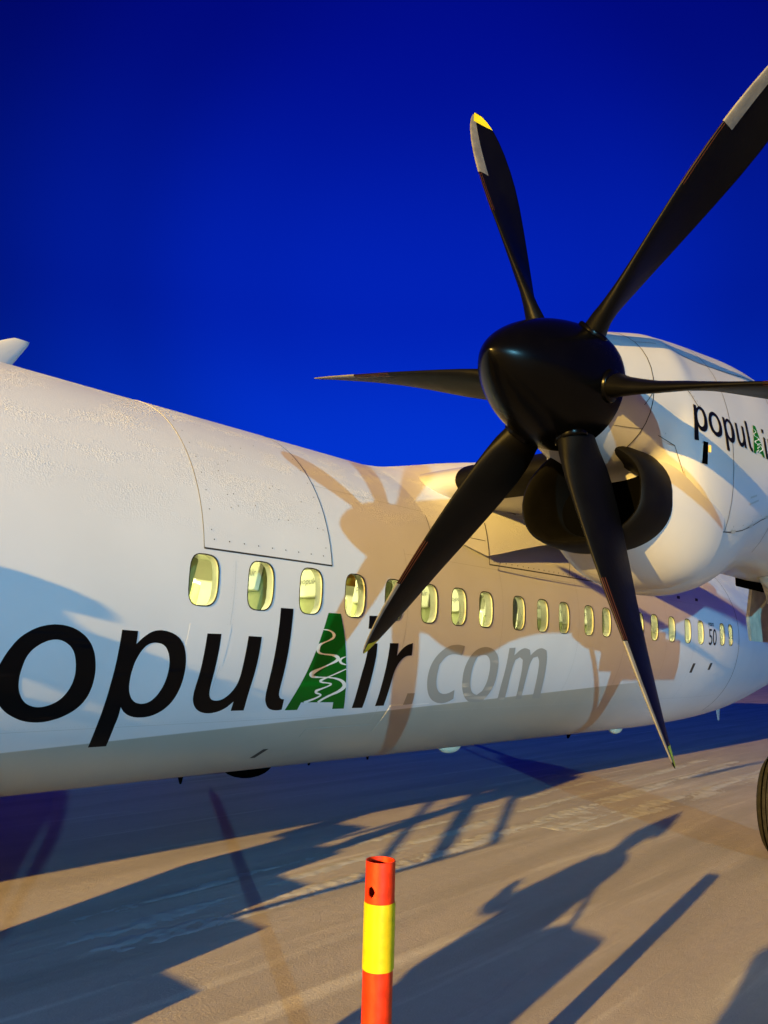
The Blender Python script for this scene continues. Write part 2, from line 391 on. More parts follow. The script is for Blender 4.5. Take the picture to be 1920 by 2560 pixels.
seam([row(TP, -.31, 1.0)], .013, .0035); seam([arc(1.0, TP, 1.45)], .008, .0035)
seam([arc(-.31, TP, 1.45)], .007, .0035, mat('seam_ochre', (.30, .22, .10), .6))
seam([arc(2.50, .38, 1.30, x1=2.82)], .007)
seam([arc(-.02, -.62, TP-.04)], .0025, .0008, m_faint); seam([arc(2.0, -.75, .3)], .004, .0008, m_faint); seam([arc(6.6, -.6, .25)], .005, .0008, m_faint)
seam([row(.62, 1.0, 2.6)], .005, .0008, m_faint)
for x_ in (3.6, 5.3, 8.0, 9.05): seam([arc(x_, -.72, .34)], .0035, .0008, m_faint)
for t_, x0_, x1_ in ((-.70, -2.3, 11), (.27, 2.0, 11)): seam([row(t_, x0_, x1_, 60)], .003, .0008, m_faint)
seam([arc(11.42, -1.0, .9)], .022, .0015)
skin_panel(-.37, 0.0, -.39, -.20, .001, 'access_panel', 4, 8)
skin_panel(1.22, 2.08, -.86, -.79, .002, 'service_panel', 6, 4); skin_panel(2.16, 2.75, -.86, -.64, .0022, 'service_panel', 6, 8)
# fasteners along the upper panel (too small to pick apart)
b = MB()
def stud(x, t, r, off): 
    c = hp(x, t, off); n = (hp(x, t, 1)-hp(x, t, 0)); a = Vector((1, 0, 0)); e = n.cross(a)
    b.add([c+r*(math.cos(k*math.pi/3)*a+math.sin(k*math.pi/3)*e) for k in range(6)], [tuple(range(6))])
for k in range(9): stud(-.22+.14*k, TP+.045, .006, .0062)
for k in range(12): stud(.94, TP+.09+.1*k, .005, .0062); stud(-.24, TP+.09+.1*k, .005, .0062)
for k in range(18): stud(random.uniform(-.1, .9), random.uniform(.3, .9), .005, .0062)
b.build('fastener_row', m_seam, fuselage, kind='stuff')
b = MB()
for x_ in (-.02, 2.0, 3.6, 5.3, 6.6, 8.0):
    for k in range(40): stud(x_+.022, -.70+.024*k, .0022, .0007); stud(x_-.022, -.70+.024*k, .0022, .0007)
for k in range(420): stud(-2.2+.031*k, -.685, .0022, .0007)
b.build('rivet_row', m_faint, fuselage, kind='stuff')
# small fuselage marks: drains, static ports, the 50 emblem
def fuse_text(txt, x, s, h, material, name):
    cu = bpy.data.curves.new('t', 'FONT'); cu.body = txt; cu.size = h*1.37; o = bpy.data.objects.new('t', cu); COL.objects.link(o)
    bpy.context.view_layer.update(); dg = bpy.context.evaluated_depsgraph_get(); me = bpy.data.meshes.new_from_object(o.evaluated_get(dg))
    bpy.data.objects.remove(o)
    for v in me.vertices: v.co = hp(x+v.co.x, (s+v.co.y)/RF, .003)
    return obj(name, me, material, fuselage)
fuse_text('50', 9.68, -.20, .28, m_black, 'number_fifty'); fuse_text('years', 9.70, .11, .09, m_black, 'emblem_line')
for (x, th, w, h) in ((9.18, -.36, .10, .16), (9.93, -.34, .10, .12), (8.64, .31, .12, .05), (9.41, .32, .12, .05), (.91, -1.0, .06, .16)):
    b = MB(); b.add([hp(x-w/2, th-h/2/RF, .003), hp(x+w/2, th-h/2/RF, .003), hp(x+w/2+.04, th+h/2/RF, .003), hp(x-w/2+.04, th+h/2/RF, .003)], [(0, 1, 2, 3)])
    b.build('port_mark', m_seam, fuselage)

# ------------------------------------------------------------------ lettering
LETTERS = {
 'o': [[(-1.637,-0.684),(-1.635,-0.665),(-1.632,-0.645),(-1.627,-0.624),(-1.621,-0.603),(-1.613,-0.581),(-1.604,-0.558),(-1.593,-0.536),(-1.581,-0.513),(-1.567,-0.492),(-1.551,-0.472),(-1.533,-0.455),(-1.513,-0.44),(-1.493,-0.426),(-1.472,-0.415),(-1.45,-0.405),(-1.428,-0.398),(-1.405,-0.392),(-1.382,-0.388),(-1.358,-0.385),(-1.334,-0.385),(-1.31,-0.386),(-1.286,-0.389),(-1.262,-0.394),(-1.238,-0.4),(-1.214,-0.409),(-1.191,-0.419),(-1.169,-0.432),(-1.147,-0.446),(-1.126,-0.462),(-1.108,-0.48),(-1.09,-0.499),(-1.075,-0.52),(-1.061,-0.542),(-1.048,-0.564),(-1.038,-0.587),(-1.029,-0.61),(-1.021,-0.633),(-1.014,-0.657),(-1.007,-0.681),(-1.002,-0.706),(-0.998,-0.73),(-0.995,-0.755),(-0.993,-0.78),(-0.992,-0.805),(-0.993,-0.83),(-0.995,-0.854),(-0.998,-0.877),(-1.004,-0.9),(-1.011,-0.922),(-1.02,-0.942),(-1.032,-0.962),(-1.046,-0.98),(-1.061,-0.997),(-1.079,-1.013),(-1.098,-1.027),(-1.119,-1.04),(-1.141,-1.051),(-1.165,-1.06),(-1.19,-1.068),(-1.216,-1.074),(-1.241,-1.077),(-1.267,-1.078),(-1.293,-1.076),(-1.319,-1.072),(-1.345,-1.066),(-1.371,-1.058),(-1.396,-1.048),(-1.421,-1.035),(-1.445,-1.022),(-1.468,-1.008),(-1.488,-0.994),(-1.508,-0.978),(-1.525,-0.962),(-1.542,-0.945),(-1.558,-0.927),(-1.572,-0.908),(-1.585,-0.889),(-1.596,-0.869),(-1.606,-0.849),(-1.615,-0.828),(-1.622,-0.808),(-1.627,-0.789),(-1.631,-0.771),(-1.634,-0.754),(-1.635,-0.737),(-1.637,-0.72),(-1.637,-0.702)],[(-1.492,-0.648),(-1.49,-0.623),(-1.485,-0.602),(-1.48,-0.585),(-1.473,-0.571),(-1.465,-0.558),(-1.455,-0.545),(-1.443,-0.533),(-1.43,-0.522),(-1.417,-0.512),(-1.403,-0.504),(-1.388,-0.496),(-1.374,-0.49),(-1.359,-0.486),(-1.345,-0.483),(-1.331,-0.482),(-1.318,-0.482),(-1.303,-0.484),(-1.289,-0.487),(-1.273,-0.493),(-1.258,-0.5),(-1.243,-0.509),(-1.229,-0.518),(-1.217,-0.529),(-1.205,-0.542),(-1.194,-0.556),(-1.185,-0.571),(-1.176,-0.588),(-1.168,-0.607),(-1.161,-0.626),(-1.154,-0.646),(-1.149,-0.666),(-1.144,-0.686),(-1.14,-0.706),(-1.138,-0.726),(-1.137,-0.745),(-1.137,-0.763),(-1.138,-0.781),(-1.141,-0.8),(-1.144,-0.818),(-1.15,-0.837),(-1.156,-0.855),(-1.164,-0.871),(-1.173,-0.887),(-1.184,-0.901),(-1.196,-0.913),(-1.21,-0.924),(-1.225,-0.933),(-1.242,-0.941),(-1.259,-0.947),(-1.276,-0.951),(-1.292,-0.953),(-1.308,-0.953),(-1.325,-0.951),(-1.341,-0.947),(-1.357,-0.941),(-1.373,-0.934),(-1.388,-0.925),(-1.402,-0.915),(-1.414,-0.903),(-1.426,-0.891),(-1.438,-0.876),(-1.448,-0.861),(-1.458,-0.844),(-1.467,-0.826),(-1.475,-0.807),(-1.481,-0.788),(-1.486,-0.768),(-1.49,-0.748),(-1.493,-0.726),(-1.494,-0.702),(-1.494,-0.676)]],
 'p': [[(-0.892,-0.4),(-0.772,-0.403),(-0.762,-0.493),(-0.739,-0.465),(-0.725,-0.449),(-0.713,-0.438),(-0.7,-0.427),(-0.686,-0.416),(-0.672,-0.408),(-0.657,-0.401),(-0.642,-0.396),(-0.626,-0.393),(-0.609,-0.391),(-0.591,-0.39),(-0.571,-0.392),(-0.55,-0.394),(-0.529,-0.399),(-0.509,-0.404),(-0.489,-0.411),(-0.47,-0.419),(-0.452,-0.429),(-0.435,-0.44),(-0.42,-0.452),(-0.405,-0.466),(-0.392,-0.481),(-0.379,-0.499),(-0.368,-0.519),(-0.357,-0.54),(-0.347,-0.563),(-0.338,-0.587),(-0.33,-0.612),(-0.323,-0.638),(-0.317,-0.665),(-0.312,-0.693),(-0.308,-0.723),(-0.305,-0.753),(-0.304,-0.783),(-0.303,-0.812),(-0.305,-0.841),(-0.308,-0.87),(-0.312,-0.896),(-0.319,-0.922),(-0.327,-0.945),(-0.337,-0.967),(-0.349,-0.987),(-0.363,-1.006),(-0.379,-1.022),(-0.397,-1.037),(-0.416,-1.049),(-0.435,-1.058),(-0.456,-1.066),(-0.478,-1.07),(-0.501,-1.073),(-0.524,-1.073),(-0.548,-1.072),(-0.574,-1.068),(-0.597,-1.062),(-0.618,-1.054),(-0.638,-1.045),(-0.656,-1.034),(-0.671,-1.023),(-0.685,-1.012),(-0.698,-0.998),(-0.719,-0.975),(-0.71,-1.023),(-0.705,-1.051),(-0.702,-1.076),(-0.7,-1.101),(-0.698,-1.129),(-0.695,-1.157),(-0.691,-1.187),(-0.687,-1.218),(-0.682,-1.251),(-0.678,-1.278),(-0.674,-1.301),(-0.671,-1.322),(-0.666,-1.351),(-0.804,-1.35),(-0.819,-1.253),(-0.827,-1.194),(-0.833,-1.143),(-0.839,-1.088),(-0.844,-1.028),(-0.849,-0.976),(-0.853,-0.929),(-0.856,-0.889),(-0.859,-0.856),(-0.862,-0.822),(-0.865,-0.788),(-0.867,-0.754),(-0.869,-0.72),(-0.871,-0.685),(-0.874,-0.649),(-0.876,-0.614),(-0.879,-0.578),(-0.882,-0.543),(-0.884,-0.51),(-0.887,-0.47)],[(-0.735,-0.62),(-0.731,-0.602),(-0.726,-0.584),(-0.72,-0.565),(-0.712,-0.547),(-0.704,-0.531),(-0.695,-0.517),(-0.685,-0.506),(-0.674,-0.497),(-0.663,-0.49),(-0.651,-0.485),(-0.639,-0.482),(-0.626,-0.48),(-0.613,-0.48),(-0.599,-0.481),(-0.585,-0.483),(-0.571,-0.486),(-0.557,-0.491),(-0.544,-0.498),(-0.532,-0.506),(-0.52,-0.517),(-0.51,-0.529),(-0.5,-0.543),(-0.49,-0.558),(-0.482,-0.575),(-0.474,-0.594),(-0.467,-0.613),(-0.461,-0.635),(-0.456,-0.657),(-0.452,-0.68),(-0.45,-0.703),(-0.448,-0.726),(-0.448,-0.749),(-0.448,-0.772),(-0.45,-0.793),(-0.453,-0.815),(-0.457,-0.835),(-0.463,-0.855),(-0.469,-0.873),(-0.477,-0.89),(-0.486,-0.905),(-0.496,-0.919),(-0.507,-0.93),(-0.519,-0.938),(-0.531,-0.944),(-0.545,-0.948),(-0.559,-0.95),(-0.574,-0.95),(-0.59,-0.947),(-0.606,-0.943),(-0.621,-0.937),(-0.635,-0.929),(-0.649,-0.918),(-0.662,-0.907),(-0.674,-0.893),(-0.686,-0.877),(-0.696,-0.86),(-0.706,-0.842),(-0.713,-0.824),(-0.72,-0.805),(-0.725,-0.785),(-0.729,-0.765),(-0.733,-0.744),(-0.736,-0.722),(-0.738,-0.7),(-0.738,-0.679),(-0.738,-0.658),(-0.737,-0.639)]],
 'u': [[(-0.207,-0.398),(-0.081,-0.397),(-0.075,-0.456),(-0.071,-0.493),(-0.068,-0.526),(-0.065,-0.562),(-0.061,-0.602),(-0.058,-0.642),(-0.054,-0.681),(-0.051,-0.72),(-0.047,-0.758),(-0.043,-0.792),(-0.039,-0.82),(-0.034,-0.843),(-0.029,-0.862),(-0.023,-0.878),(-0.015,-0.893),(-0.007,-0.906),(0.002,-0.917),(0.013,-0.925),(0.024,-0.932),(0.036,-0.937),(0.049,-0.94),(0.063,-0.942),(0.076,-0.942),(0.09,-0.94),(0.104,-0.936),(0.118,-0.93),(0.131,-0.922),(0.143,-0.911),(0.155,-0.898),(0.166,-0.884),(0.175,-0.869),(0.183,-0.853),(0.19,-0.836),(0.195,-0.82),(0.199,-0.803),(0.202,-0.787),(0.203,-0.77),(0.203,-0.751),(0.203,-0.728),(0.201,-0.703),(0.198,-0.675),(0.195,-0.645),(0.192,-0.614),(0.189,-0.581),(0.186,-0.547),(0.183,-0.516),(0.181,-0.487),(0.178,-0.455),(0.175,-0.403),(0.305,-0.405),(0.314,-0.485),(0.319,-0.533),(0.323,-0.576),(0.327,-0.622),(0.331,-0.671),(0.335,-0.717),(0.338,-0.759),(0.341,-0.797),(0.344,-0.831),(0.348,-0.867),(0.354,-0.904),(0.363,-0.954),(0.384,-1.047),(0.255,-1.045),(0.238,-0.955),(0.215,-0.987),(0.201,-1.004),(0.188,-1.017),(0.174,-1.027),(0.159,-1.037),(0.142,-1.045),(0.124,-1.052),(0.103,-1.056),(0.081,-1.06),(0.059,-1.061),(0.038,-1.06),(0.016,-1.057),(-0.006,-1.052),(-0.026,-1.045),(-0.046,-1.036),(-0.064,-1.025),(-0.082,-1.013),(-0.098,-0.999),(-0.112,-0.984),(-0.125,-0.968),(-0.137,-0.95),(-0.147,-0.932),(-0.155,-0.913),(-0.161,-0.893),(-0.166,-0.873),(-0.17,-0.85),(-0.173,-0.824),(-0.176,-0.796),(-0.177,-0.764),(-0.179,-0.731),(-0.181,-0.697),(-0.184,-0.662),(-0.187,-0.625),(-0.191,-0.587),(-0.194,-0.547),(-0.199,-0.495)]],
 'l': [[(0.448,-0.169),(0.582,-0.168),(0.587,-0.249),(0.591,-0.301),(0.595,-0.349),(0.6,-0.402),(0.606,-0.462),(0.613,-0.522),(0.62,-0.581),(0.627,-0.641),(0.634,-0.7),(0.641,-0.751),(0.647,-0.794),(0.653,-0.828),(0.658,-0.853),(0.664,-0.875),(0.67,-0.892),(0.676,-0.905),(0.683,-0.914),(0.69,-0.922),(0.697,-0.929),(0.705,-0.934),(0.713,-0.939),(0.721,-0.943),(0.729,-0.945),(0.738,-0.946),(0.753,-0.947),(0.786,-1.055),(0.752,-1.06),(0.732,-1.06),(0.714,-1.059),(0.694,-1.056),(0.672,-1.051),(0.652,-1.044),(0.633,-1.034),(0.615,-1.022),(0.6,-1.008),(0.585,-0.993),(0.573,-0.978),(0.562,-0.963),(0.552,-0.947),(0.543,-0.928),(0.535,-0.905),(0.527,-0.879),(0.52,-0.849),(0.513,-0.812),(0.506,-0.768),(0.498,-0.717),(0.491,-0.658),(0.484,-0.6),(0.478,-0.542),(0.472,-0.486),(0.467,-0.431),(0.463,-0.378),(0.459,-0.328),(0.455,-0.269)]],
 'A': [[(0.976,-0.178),(1.121,-0.177),(1.147,-0.232),(1.162,-0.264),(1.176,-0.293),(1.19,-0.323),(1.205,-0.356),(1.22,-0.389),(1.235,-0.425),(1.251,-0.462),(1.267,-0.5),(1.284,-0.542),(1.304,-0.587),(1.325,-0.635),(1.347,-0.686),(1.37,-0.735),(1.391,-0.782),(1.412,-0.827),(1.433,-0.87),(1.452,-0.911),(1.471,-0.949),(1.493,-0.995),(1.531,-1.073),(1.384,-1.071),(1.35,-0.995),(0.963,-0.985),(0.963,-1.065),(0.822,-1.063),(0.831,-0.99),(0.836,-0.949),(0.842,-0.913),(0.848,-0.877),(0.855,-0.838),(0.862,-0.8),(0.869,-0.761),(0.876,-0.721),(0.883,-0.682),(0.89,-0.642),(0.897,-0.603),(0.904,-0.563),(0.91,-0.523),(0.917,-0.485),(0.923,-0.447),(0.93,-0.41),(0.936,-0.375),(0.943,-0.339),(0.95,-0.303),(0.959,-0.258)]],
 'i': [[(1.53,-0.42),(1.646,-0.417),(1.661,-0.485),(1.669,-0.523),(1.674,-0.554),(1.678,-0.585),(1.682,-0.616),(1.687,-0.651),(1.693,-0.688),(1.7,-0.729),(1.708,-0.773),(1.717,-0.821),(1.728,-0.872),(1.744,-0.942),(1.774,-1.074),(1.632,-1.07),(1.607,-0.969),(1.593,-0.914),(1.583,-0.87),(1.574,-0.827),(1.565,-0.784),(1.559,-0.744),(1.554,-0.706),(1.551,-0.671),(1.55,-0.638),(1.549,-0.607),(1.547,-0.577),(1.545,-0.55),(1.542,-0.525),(1.54,-0.502),(1.538,-0.481),(1.535,-0.458)]],
 'idot': [[(1.481,-0.174),(1.612,-0.17),(1.618,-0.286),(1.492,-0.29)]],
 'r': [[(1.813,-0.409),(1.931,-0.406),(1.953,-0.526),(1.976,-0.491),(1.991,-0.473),(2.004,-0.46),(2.018,-0.447),(2.034,-0.436),(2.05,-0.426),(2.068,-0.418),(2.093,-0.41),(2.138,-0.399),(2.165,-0.519),(2.119,-0.522),(2.094,-0.526),(2.077,-0.532),(2.06,-0.541),(2.045,-0.552),(2.032,-0.566),(2.019,-0.582),(2.008,-0.6),(1.998,-0.62),(1.991,-0.645),(1.987,-0.674),(1.987,-0.707),(1.991,-0.744),(1.997,-0.788),(2.007,-0.839),(2.023,-0.912),(2.058,-1.057),(1.938,-1.059),(1.905,-0.924),(1.888,-0.852),(1.877,-0.799),(1.867,-0.749),(1.859,-0.703),(1.852,-0.66),(1.846,-0.619),(1.84,-0.582),(1.835,-0.547),(1.83,-0.515),(1.825,-0.487),(1.821,-0.457)]],
 'dot': [[(2.315,-0.921),(2.423,-0.919),(2.475,-1.051),(2.341,-1.06)]],
 'c': [[(2.971,-0.405),(2.911,-0.397),(2.875,-0.394),(2.844,-0.394),(2.81,-0.396),(2.774,-0.4),(2.74,-0.406),(2.706,-0.416),(2.674,-0.428),(2.643,-0.443),(2.615,-0.46),(2.589,-0.479),(2.565,-0.5),(2.544,-0.523),(2.527,-0.548),(2.513,-0.574),(2.504,-0.602),(2.499,-0.631),(2.498,-0.661),(2.502,-0.692),(2.509,-0.724),(2.521,-0.758),(2.537,-0.791),(2.555,-0.824),(2.578,-0.857),(2.603,-0.889),(2.631,-0.919),(2.66,-0.946),(2.692,-0.97),(2.725,-0.991),(2.76,-1.01),(2.797,-1.026),(2.836,-1.039),(2.876,-1.05),(2.913,-1.056),(2.948,-1.059),(2.98,-1.058),(3.009,-1.053),(3.034,-1.047),(3.057,-1.039),(3.08,-1.028),(3.115,-1.004),(3.051,-0.892),(3.013,-0.914),(2.991,-0.925),(2.972,-0.931),(2.952,-0.936),(2.931,-0.939),(2.909,-0.939),(2.885,-0.937),(2.86,-0.932),(2.834,-0.925),(2.808,-0.915),(2.784,-0.901),(2.761,-0.884),(2.738,-0.864),(2.718,-0.842),(2.7,-0.818),(2.683,-0.792),(2.669,-0.764),(2.658,-0.736),(2.648,-0.707),(2.641,-0.67),(2.632,-0.603),(2.666,-0.557),(2.688,-0.534),(2.71,-0.52),(2.735,-0.508),(2.764,-0.5),(2.795,-0.495),(2.828,-0.493),(2.872,-0.495),(2.956,-0.504)]],
 'co': [[(3.245,-0.42),(3.28,-0.411),(3.316,-0.406),(3.353,-0.404),(3.39,-0.406),(3.425,-0.411),(3.459,-0.417),(3.491,-0.427),(3.522,-0.438),(3.55,-0.452),(3.575,-0.468),(3.598,-0.487),(3.619,-0.509),(3.637,-0.533),(3.653,-0.56),(3.667,-0.589),(3.679,-0.621),(3.69,-0.655),(3.702,-0.692),(3.713,-0.73),(3.723,-0.771),(3.73,-0.809),(3.735,-0.846),(3.736,-0.88),(3.733,-0.912),(3.728,-0.942),(3.721,-0.969),(3.707,-1.0),(3.677,-1.05),(3.593,-1.061),(3.546,-1.064),(3.509,-1.063),(3.472,-1.059),(3.436,-1.052),(3.399,-1.041),(3.364,-1.026),(3.328,-1.007),(3.293,-0.984),(3.261,-0.96),(3.23,-0.933),(3.201,-0.904),(3.173,-0.873),(3.149,-0.84),(3.127,-0.805),(3.108,-0.768),(3.091,-0.73),(3.079,-0.693),(3.073,-0.659),(3.071,-0.626),(3.075,-0.595),(3.082,-0.566),(3.094,-0.539),(3.109,-0.513),(3.128,-0.489),(3.151,-0.467),(3.178,-0.449),(3.209,-0.433)],[(3.28,-0.496),(3.304,-0.49),(3.326,-0.489),(3.35,-0.489),(3.377,-0.491),(3.402,-0.497),(3.425,-0.506),(3.446,-0.518),(3.466,-0.533),(3.484,-0.552),(3.5,-0.576),(3.515,-0.603),(3.528,-0.635),(3.54,-0.667),(3.55,-0.7),(3.559,-0.733),(3.567,-0.766),(3.572,-0.797),(3.575,-0.826),(3.574,-0.859),(3.566,-0.914),(3.502,-0.965),(3.445,-0.95),(3.413,-0.939),(3.388,-0.925),(3.362,-0.908),(3.337,-0.886),(3.313,-0.862),(3.291,-0.835),(3.27,-0.805),(3.252,-0.772),(3.237,-0.738),(3.225,-0.705),(3.216,-0.67),(3.211,-0.636),(3.21,-0.606),(3.212,-0.579),(3.22,-0.552),(3.241,-0.511)]],
 'm': [[(3.8,-0.405),(3.918,-0.397),(3.931,-0.485),(3.98,-0.449),(4.008,-0.43),(4.032,-0.419),(4.057,-0.409),(4.083,-0.402),(4.109,-0.398),(4.135,-0.398),(4.168,-0.402),(4.226,-0.415),(4.267,-0.479),(4.316,-0.441),(4.346,-0.423),(4.372,-0.41),(4.401,-0.401),(4.433,-0.393),(4.463,-0.39),(4.493,-0.39),(4.529,-0.396),(4.592,-0.414),(4.622,-0.462),(4.639,-0.493),(4.652,-0.525),(4.666,-0.561),(4.679,-0.603),(4.694,-0.647),(4.711,-0.693),(4.729,-0.743),(4.749,-0.794),(4.769,-0.844),(4.79,-0.891),(4.818,-0.946),(4.87,-1.042),(4.705,-1.044),(4.655,-0.946),(4.627,-0.89),(4.606,-0.843),(4.585,-0.794),(4.565,-0.742),(4.547,-0.696),(4.532,-0.655),(4.519,-0.619),(4.508,-0.588),(4.496,-0.562),(4.483,-0.54),(4.464,-0.519),(4.427,-0.489),(4.337,-0.504),(4.316,-0.542),(4.308,-0.568),(4.305,-0.596),(4.307,-0.628),(4.312,-0.666),(4.32,-0.705),(4.33,-0.746),(4.342,-0.788),(4.357,-0.832),(4.373,-0.874),(4.391,-0.913),(4.414,-0.96),(4.457,-1.04),(4.341,-1.044),(4.283,-0.927),(4.252,-0.863),(4.231,-0.813),(4.213,-0.763),(4.197,-0.714),(4.182,-0.67),(4.169,-0.632),(4.154,-0.594),(4.129,-0.534),(4.054,-0.504),(3.978,-0.536),(3.968,-0.588),(3.965,-0.621),(3.968,-0.653),(3.974,-0.689),(3.983,-0.73),(3.997,-0.777),(4.015,-0.828),(4.045,-0.9),(4.107,-1.04),(3.961,-1.043),(3.91,-0.925),(3.885,-0.86),(3.869,-0.81),(3.857,-0.761),(3.848,-0.714),(3.839,-0.668),(3.831,-0.625),(3.824,-0.584),(3.817,-0.546),(3.812,-0.512),(3.808,-0.482),(3.804,-0.452)]],
 'p0': [[(-2.286,-0.4),(-2.166,-0.403),(-2.156,-0.493),(-2.133,-0.465),(-2.119,-0.449),(-2.107,-0.438),(-2.094,-0.427),(-2.08,-0.416),(-2.066,-0.408),(-2.051,-0.401),(-2.036,-0.396),(-2.02,-0.393),(-2.003,-0.391),(-1.985,-0.39),(-1.965,-0.392),(-1.944,-0.394),(-1.923,-0.399),(-1.903,-0.404),(-1.883,-0.411),(-1.864,-0.419),(-1.846,-0.429),(-1.829,-0.44),(-1.814,-0.452),(-1.799,-0.466),(-1.786,-0.481),(-1.773,-0.499),(-1.762,-0.519),(-1.751,-0.54),(-1.741,-0.563),(-1.732,-0.587),(-1.724,-0.612),(-1.717,-0.638),(-1.711,-0.665),(-1.706,-0.693),(-1.702,-0.723),(-1.699,-0.753),(-1.698,-0.783),(-1.697,-0.812),(-1.699,-0.841),(-1.702,-0.87),(-1.706,-0.896),(-1.713,-0.922),(-1.721,-0.945),(-1.731,-0.967),(-1.743,-0.987),(-1.757,-1.006),(-1.773,-1.022),(-1.791,-1.037),(-1.81,-1.049),(-1.829,-1.058),(-1.85,-1.066),(-1.872,-1.07),(-1.895,-1.073),(-1.918,-1.073),(-1.942,-1.072),(-1.968,-1.068),(-1.991,-1.062),(-2.012,-1.054),(-2.032,-1.045),(-2.05,-1.034),(-2.065,-1.023),(-2.079,-1.012),(-2.092,-0.998),(-2.113,-0.975),(-2.104,-1.023),(-2.099,-1.051),(-2.096,-1.076),(-2.094,-1.101),(-2.092,-1.129),(-2.089,-1.157),(-2.085,-1.187),(-2.081,-1.218),(-2.076,-1.251),(-2.072,-1.278),(-2.068,-1.301),(-2.065,-1.322),(-2.06,-1.351),(-2.198,-1.35),(-2.213,-1.253),(-2.221,-1.194),(-2.227,-1.143),(-2.233,-1.088),(-2.238,-1.028),(-2.243,-0.976),(-2.247,-0.929),(-2.25,-0.889),(-2.253,-0.856),(-2.256,-0.822),(-2.259,-0.788),(-2.261,-0.754),(-2.263,-0.72),(-2.265,-0.685),(-2.268,-0.649),(-2.27,-0.614),(-2.273,-0.578),(-2.276,-0.543),(-2.278,-0.51),(-2.281,-0.47)],[(-2.129,-0.62),(-2.125,-0.602),(-2.12,-0.584),(-2.114,-0.565),(-2.106,-0.547),(-2.098,-0.531),(-2.089,-0.517),(-2.079,-0.506),(-2.068,-0.497),(-2.057,-0.49),(-2.045,-0.485),(-2.033,-0.482),(-2.02,-0.48),(-2.007,-0.48),(-1.993,-0.481),(-1.979,-0.483),(-1.965,-0.486),(-1.951,-0.491),(-1.938,-0.498),(-1.926,-0.506),(-1.914,-0.517),(-1.904,-0.529),(-1.894,-0.543),(-1.884,-0.558),(-1.876,-0.575),(-1.868,-0.594),(-1.861,-0.613),(-1.855,-0.635),(-1.85,-0.657),(-1.846,-0.68),(-1.844,-0.703),(-1.842,-0.726),(-1.842,-0.749),(-1.842,-0.772),(-1.844,-0.793),(-1.847,-0.815),(-1.851,-0.835),(-1.857,-0.855),(-1.863,-0.873),(-1.871,-0.89),(-1.88,-0.905),(-1.89,-0.919),(-1.901,-0.93),(-1.913,-0.938),(-1.925,-0.944),(-1.939,-0.948),(-1.953,-0.95),(-1.968,-0.95),(-1.984,-0.947),(-2.0,-0.943),(-2.015,-0.937),(-2.029,-0.929),(-2.043,-0.918),(-2.056,-0.907),(-2.068,-0.893),(-2.08,-0.877),(-2.09,-0.86),(-2.1,-0.842),(-2.107,-0.824),(-2.114,-0.805),(-2.119,-0.785),(-2.123,-0.765),(-2.127,-0.744),(-2.13,-0.722),(-2.132,-0.7),(-2.132,-0.679),(-2.132,-0.658),(-2.131,-0.639)]],
}
